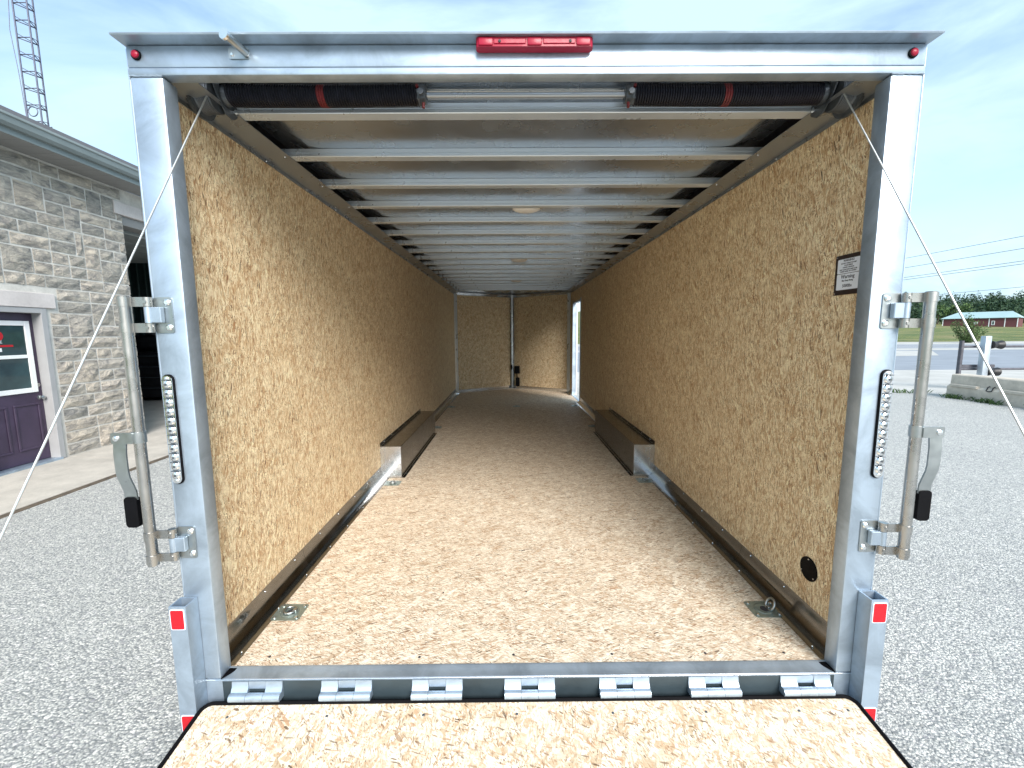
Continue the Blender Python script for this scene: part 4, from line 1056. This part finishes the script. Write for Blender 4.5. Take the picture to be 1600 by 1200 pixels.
# ================================================================== RIGHT: barriers, gate, barn, trees
def barrier(name, y0, y1, x0, label):
    th = thing(name, (x0 + 0.3, (y0 + y1) / 2, 0), label, 'barrier', 'concrete barriers at the yard edge')
    prof = [(x0, -0.02), (x0, 0.30), (x0 + 0.05, 0.345), (x0 + 0.085, 0.355), (x0 + 0.10, 0.60), (x0 + 0.13, 0.625), (x0 + 0.47, 0.625), (x0 + 0.50, 0.60), (x0 + 0.515, 0.355), (x0 + 0.6, 0.33), (x0 + 0.6, -0.02)]
    MB().prism(prof, 'y', y0, y1).build('barrier_body', 'barrier', th, smooth=False)
    MB().box((x0 - 0.03, y0 + 0.75 * (y1 - y0), 0.30), (x0 + 0.0885, y0 + 0.97 * (y1 - y0), 0.375), 0.012).build('ledge', 'barrier', th)
    MB().box((x0 - 0.02, y0 + 0.12 * (y1 - y0), 0.285), (x0 + 0.088, y0 + 0.58 * (y1 - y0), 0.365), 0.012).build('ledge', 'barrier', th)
    yc = y0 + 0.66 * (y1 - y0)
    pts = [(x0 + 0.075, yc - 0.06, 0.40), (x0 + 0.03, yc - 0.06, 0.37), (x0 + 0.0, yc - 0.06, 0.29), (x0 - 0.01, yc, 0.28), (x0 + 0.0, yc + 0.06, 0.29), (x0 + 0.03, yc + 0.06, 0.37), (x0 + 0.075, yc + 0.06, 0.40)]
    MB().tube(pts, 0.014, 8).build('lifting_loop', 'machine', th)
    return th
barrier('concrete_barrier', 8.35, 11.32, 11.78, 'stained concrete barrier with a lifting loop, left end in view, at the yard edge')
barrier('concrete_barrier', 4.9, 8.25, 11.62, 'concrete barrier nearer the viewer at the right picture edge, following the stained one')

M['gate'] = plain('galvanised gate steel', (0.42, 0.47, 0.52), 0.45, 0.6, 0.1)
M['rust'] = plain('weathered rail', (0.085, 0.085, 0.10), 0.6, 0.3, 0.3, 8)
GY = 12.5
GP = thing('gate_post', (14.02, GY, 0), 'pale galvanised roller post holding the sliding gate beyond the concrete barrier', 'gate post')
MB().box((13.93, GY - 0.08, -0.01), (14.11, GY + 0.08, 1.62), 0.02, 2).build('post', 'gate', GP)
MB().lathe([(0, 0.05), (0.02, 0.055)], 'y', (14.02, GY - 0.085, 1.54), 12).build('cap_eye', 'gate', GP)
for zz, c in ((1.36, 14.30), (0.56, 14.28)):
    ro = MB().lathe([(-0.16, 0.05), (-0.14, 0.12), (-0.03, 0.10), (0.0, 0.085), (0.03, 0.10), (0.16, 0.13), (0.18, 0.05)], 'x', (c, GY - 0.02, zz), 16).build('roller', 'machine', GP)
    MB().tube([(14.08, GY - 0.02, zz), (14.20, GY - 0.02, zz)], 0.03, 8).build('axle', 'gate', ro)
GA = thing('sliding_gate', (15.5, GY + 0.25, 0.5), 'dark sliding gate with two long rails and a rusty end post beyond the barrier', 'gate')
for zz in (1.30, 0.62): MB().tube([(13.56, GY + 0.22, zz), (21.5, GY + 0.22, zz)], 0.034, 10).build('rail', 'rust', GA)
MB().box((13.50, GY + 0.17, 0.42), (13.58, GY + 0.27, 1.48), 0.01).build('end_post', 'rust', GA)
MB().box((13.585, GY + 0.185, 0.66), (14.6, GY + 0.255, 0.76), 0.01).build('end_bracket', 'rust', GA)
for x in (16.2, 18.8, 21.4): MB().box((x - 0.03, GY + 0.19, 0.655), (x + 0.03, GY + 0.25, 1.265), 0.005).build('stile', 'rust', GA)
for x in (19.5, 21.3): MB().tube([(x, GY + 0.22, -0.01), (x, GY + 0.22, 0.586)], 0.03, 8).build('support_leg', 'rust', GA)

# barn
M['barnred'] = plain('red barn siding', (0.12, 0.038, 0.042), 0.7, 0, 0.12, 0.6)
M['barnroof'] = plain('pale green metal roof', (0.36, 0.50, 0.50), 0.35, 0.2, 0.06, 0.3)
BN = thing('red_barn', (0, 0, 0), 'long low red barn with pale green metal roof in the field', 'barn')
hl, dp = 7.5, 8.0
MB().prism([(0, -0.8), (0, 2.1), (dp, 2.1), (dp, -0.8)], 'x', -hl, hl).build('wall', 'barnred', BN, smooth=False)
for sgn in (0, 1):
    ye = -0.45 if sgn == 0 else dp + 0.45
    a = [(-hl - 0.4, ye, 2.06), (hl + 0.4, ye, 2.06), (hl - 1.6, dp / 2, 3.9), (-hl + 2.4, dp / 2, 3.9)]
    m_ = MB(); m_.face(a); m_.face([(p[0], p[1], p[2] + 0.12) for p in a][::-1])
    m_.face([a[0], a[1], (a[1][0], a[1][1], a[1][2] + 0.12), (a[0][0], a[0][1], a[0][2] + 0.12)])
    m_.build('roof', 'barnroof', BN, smooth=False)
for s_, xr in ((-hl - 0.4, -hl + 2.4), (hl + 0.4, hl - 1.6)):
    MB().face([(s_, -0.45, 2.08), (s_, dp + 0.45, 2.08), (xr, dp / 2, 3.93)]).build('roof', 'barnroof', BN, smooth=False)
for x in (-7.42, 2.1, 5.1, 7.42): MB().box((x - 0.09, -0.06, -0.5), (x + 0.09, -0.002, 2.05)).build('trim_board', 'white', BN)
for (x, w, z0, z1) in ((-0.5, 0.42, 0.45, 1.05), (2.9, 0.32, 0.1, 1.3)):
    f_ = MB().box((x - w, -0.08, z0), (x + w, -0.002, z1)).build('window', 'white', BN)
    MB().box((x - w * 0.55, -0.1, z0 + 0.15), (x + w * 0.55, -0.082, z1 - 0.15)).build('pane', 'glass', f_)
bax = Vector((0.55, -0.835, 0)).normalized()
BN.location = Vector((132.3, 130.0, 3.05)) + bax * hl
BN.rotation_euler = (0, 0, math.atan2(bax.y, bax.x))

# leaves
def mat_leaf(name, a, b, c):
    t = NT(name); v = t.obj()
    n1 = t.noise(v, 0.35, 4, 0.7); n2 = t.noise(v, 2.5, 3)
    f = t.math('ADD', t.math('MULTIPLY', n1.outputs[0], 0.7), t.math('MULTIPLY', n2.outputs[0], 0.3))
    t.setc('Base Color', t.ramp(f, [(0.36, a), (0.5, b), (0.64, c)])); t.setc('Roughness', 0.7); t.setc('Specular IOR Level', 0.25)
    return t.m
M['leaf_dark'] = mat_leaf('dark forest leaves', (0.014, 0.036, 0.022), (0.026, 0.058, 0.030), (0.050, 0.088, 0.036))
M['leaf_light'] = mat_leaf('light leaves', (0.05, 0.10, 0.035), (0.08, 0.14, 0.05), (0.13, 0.18, 0.07))
M['leaf_bush'] = mat_leaf('bush leaves', (0.035, 0.075, 0.025), (0.06, 0.11, 0.035), (0.10, 0.15, 0.05))
M['bark'] = plain('bark', (0.08, 0.06, 0.045), 0.9, 0, 0.3, 3, 0.5, 10)
def leafquad(vs_, fs_, c, s):
    n = Vector((random.gauss(0, 1), random.gauss(0, 1), random.gauss(0, 0.8) + 0.5)).normalized()
    u = n.orthogonal().normalized(); w = n.cross(u); a = random.uniform(0, 6.28)
    u, w = u * math.cos(a) + w * math.sin(a), w * math.cos(a) - u * math.sin(a)
    b = len(vs_); e = random.uniform(0.5, 0.9)
    vs_ += [c - u * s, c + w * s * e * 0.6, c + u * s, c - w * s * e * 0.6]; fs_.append((b, b + 1, b + 2, b + 3))
def crown(vs_, fs_, c, rx, rz_, n, s):
    lobes = [(Vector((random.gauss(0, 0.36) * rx, random.gauss(0, 0.36) * rx, random.uniform(-0.6, 0.5) * rz_)), random.uniform(0.4, 0.6)) for _ in range(8)]
    for _ in range(n):
        l, k = random.choice(lobes)
        d = Vector((random.gauss(0, 1), random.gauss(0, 1), random.gauss(0, 1))).normalized() * random.uniform(0.55, 1.0) ** 0.5
        leafquad(vs_, fs_, c + l + Vector((d.x * rx * k, d.y * rx * k, d.z * rz_ * k)), s * random.uniform(0.6, 1.3))
def leafmesh(name, vs_, fs_, mat):
    me = bpy.data.meshes.new(name); me.from_pydata([tuple(v) for v in vs_], [], fs_); me.materials.append(M[mat]); return me
random.seed(21)
vs_, fs_ = [], []
for row, (y, dens) in enumerate(((172, 3.6), (200, 3.8), (228, 4.0), (256, 4.2), (285, 4.6), (315, 5.2), (350, 6.4))):
    x = 150.0 if y < 180 else 120.0
    while x < 640:
        yy = y + random.uniform(-9, 9)
        h = random.uniform(7.5, 11.5) + (1.3 * row)
        h *= 0.80 + 0.2 * min(1, max(0, (x - 150) / 180))
        r_ = random.uniform(3.2, 5.2)
        base = terr(x, yy)
        crown(vs_, fs_, Vector((x, yy, base + h * 0.5)), r_, h * 0.56, 170, 0.72)
        x += dens * random.uniform(0.6, 1.3)
o = place(leafmesh('forest', vs_, fs_, 'leaf_dark'), 'forest'); tag(o, 'dark green wooded hillside beyond the red barn', 'forest', kind='stuff')
# trees that stand out in front of the wood
def tree(name, x, y, h, rx, n, s, mat, label, cat='tree', group=None, z=None, trunk=0.35):
    z = terr(x, y) if z is None else z
    th = thing(name, (x, y, z), label, cat, group)
    m_ = MB(); top = Vector((x, y, z + h * 0.72))
    m_.tube([(x, y, z - 0.2), (x + 0.03 * h, y, z + h * 0.35), top], [0.035 * h * 0.6, 0.02 * h, 0.006 * h], 8)
    for k in range(7):
        a = random.uniform(0, 6.28); z0 = z + h * random.uniform(trunk * 0.6, 0.6)
        p = Vector((x + 0.02 * h, y, z0)); q = p + Vector((math.cos(a) * rx * 0.75, math.sin(a) * rx * 0.75, h * random.uniform(0.12, 0.28)))
        m_.tube([p, p.lerp(q, 0.5) + Vector((0, 0, -0.02 * h)), q], [0.012 * h, 0.008 * h, 0.003 * h], 6)
    m_.build('trunk', 'bark', th)
    v2, f2 = [], []
    crown(v2, f2, Vector((x, y, z + h * (0.5 + trunk / 2))), rx, h * (0.5 - trunk / 2) * 1.05, n, s)
    place(leafmesh('crown', v2, f2, mat), 'crown', th)
    return th
def shrub(x, y, h, rx, label):
    z = terr(x, y); th = thing('shrub_tree', (x, y, z), label, 'shrub')
    m_ = MB(); v2, f2 = [], []
    for k in range(26):
        a = random.uniform(0, 6.28); rr = rx * random.uniform(0.15, 1.0); top = h * (1.0 - 0.55 * (rr / rx) ** 1.5) * random.uniform(0.75, 1.08)
        p0 = Vector((x + random.uniform(-.15, .15), y + random.uniform(-.15, .15), z - 0.05))
        p2 = Vector((x + math.cos(a) * rr, y + math.sin(a) * rr, z + top)); p1 = p0.lerp(p2, 0.5) + Vector((math.cos(a) * rr * 0.12, math.sin(a) * rr * 0.12, -0.08 * h))
        m_.tube([p0, p1, p2], [0.035, 0.022, 0.008], 5)
        for q in range(95):
            t_ = random.uniform(0.12, 1.06); b = (p0.lerp(p1, t_ * 2) if t_ < 0.5 else p1.lerp(p2, t_ * 2 - 1))
            leafquad(v2, f2, b + Vector((random.gauss(0, .17), random.gauss(0, .17), random.gauss(0, .13))), random.uniform(0.07, 0.17))
    m_.build('trunk', 'bark', th); place(leafmesh('crown', v2, f2, 'leaf_bush'), 'crown', th)
shrub(64.9, 60, 3.9, 2.3, 'wide loose feathery green shrub standing before the red barn beside the road')
tree('broadleaf_tree', 182, 172, 8.5, 4.2, 500, 0.5, 'leaf_light', 'pale green round tree just above the middle of the barn roof', group='trees before the wood')
tree('broadleaf_tree', 171, 170, 7.5, 3.6, 420, 0.5, 'leaf_light', 'smaller pale green tree left of the round one above the barn roof', group='trees before the wood')
tree('broadleaf_tree', 150, 176, 8.0, 5.0, 520, 0.55, 'leaf_dark', 'dark bushy tree at the left end of the red barn', group='trees before the wood')

# weeds along the barrier foot and the yard edge
def blades(name, spots, label, hgt, mat='leaf_bush'):
    v2, f2 = [], []
    for (x, y, n, sp_) in spots:
        for _ in range(n):
            bx_, by_ = x + random.gauss(0, sp_), y + random.gauss(0, sp_)
            a = random.uniform(0, 6.28); h = hgt * random.uniform(0.4, 1.2); w = 0.010
            d = Vector((math.cos(a), math.sin(a), 0)); s_ = Vector((-d.y, d.x, 0)) * w
            b = len(v2); p = Vector((bx_, by_, -0.01))
            v2 += [p - s_, p + s_, p + d * h * 0.35 + Vector((0, 0, h * 0.7)) + s_ * 0.6, p + d * h * 0.8 + Vector((0, 0, h))]
            f2 += [(b, b + 1, b + 2), (b, b + 2, b + 3)]
    return tag(place(leafmesh(name, v2, f2, mat), name), label, 'weeds', kind='stuff')
sp_ = [(11.70 + random.uniform(-.05, .05), y, 26, 0.07) for y in [8.6 + 0.12 * k for k in range(24)] if random.random() < 0.75]
L0, L1 = (9.75, 12.15), (11.6, 12.35)
sp_ += [(8.6 + 0.13 * k, 12.75 - 0.03 * k + random.uniform(-.05, .05), 12, 0.06) for k in range(26)]
blades('weeds', sp_, 'green weeds along the foot of the concrete barrier', 0.13)

# twig on the yard
tag(MB().tube([(8.62, 6.36, 0.008), (8.9, 6.30, 0.012), (9.35, 6.12, 0.008)], [0.006, 0.012, 0.008], 6).build('twig', 'bark'), 'thin dark twig lying on the gravel yard', 'twig')

# overhead wires along the road side
M['wires'] = plain('weathered conductor', (0.12, 0.14, 0.17), 0.6, 0.2, 0.1)
wires = [(56.5, 12.0, 'topmost'), (56.6, 10.68, 'second from the top'), (56.5, 9.3, 'third from the top'), (56.7, 9.0, 'fourth, close under the third')]
for (x, z, w) in wires:
    pts = [(x, 12 + 140 * k / 24, z + 0.9 * ((k / 24 - 0.3) ** 2) * 2) for k in range(25)]
    tag(MB().tube(pts, 0.028, 5).build('power_line', 'wires'), f'thin grey overhead wire against the sky, {w}', 'power line', 'overhead wires at right')
pts = [(66, 18 + 140 * k / 24, 7.25 + 0.9 * ((k / 24 - 0.3) ** 2)) for k in range(25)]
tag(MB().tube(pts, 0.026, 5).build('power_line', 'wires'), 'lowest overhead wire, just above the wood', 'power line', 'overhead wires at right')
for (y) in (12.0, 152.0):
    up_ = thing('utility_pole', (57.2, y, 0), 'wooden utility pole nearest the yard' if y < 50 else 'wooden utility pole far along the wires', 'pole', 'utility poles')
    MB().tube([(57.2, y, terr(57, y) - 0.5), (57.2, y, 13.8)], [0.16, 0.11], 10).build('pole', 'bark', up_)
    MB().box((55.9, y - 0.06, 11.6 + (2.0 if y > 50 else 0.1)), (58.4, y + 0.06, 11.75 + (2.0 if y > 50 else 0.1))).build('crossarm', 'bark', up_)
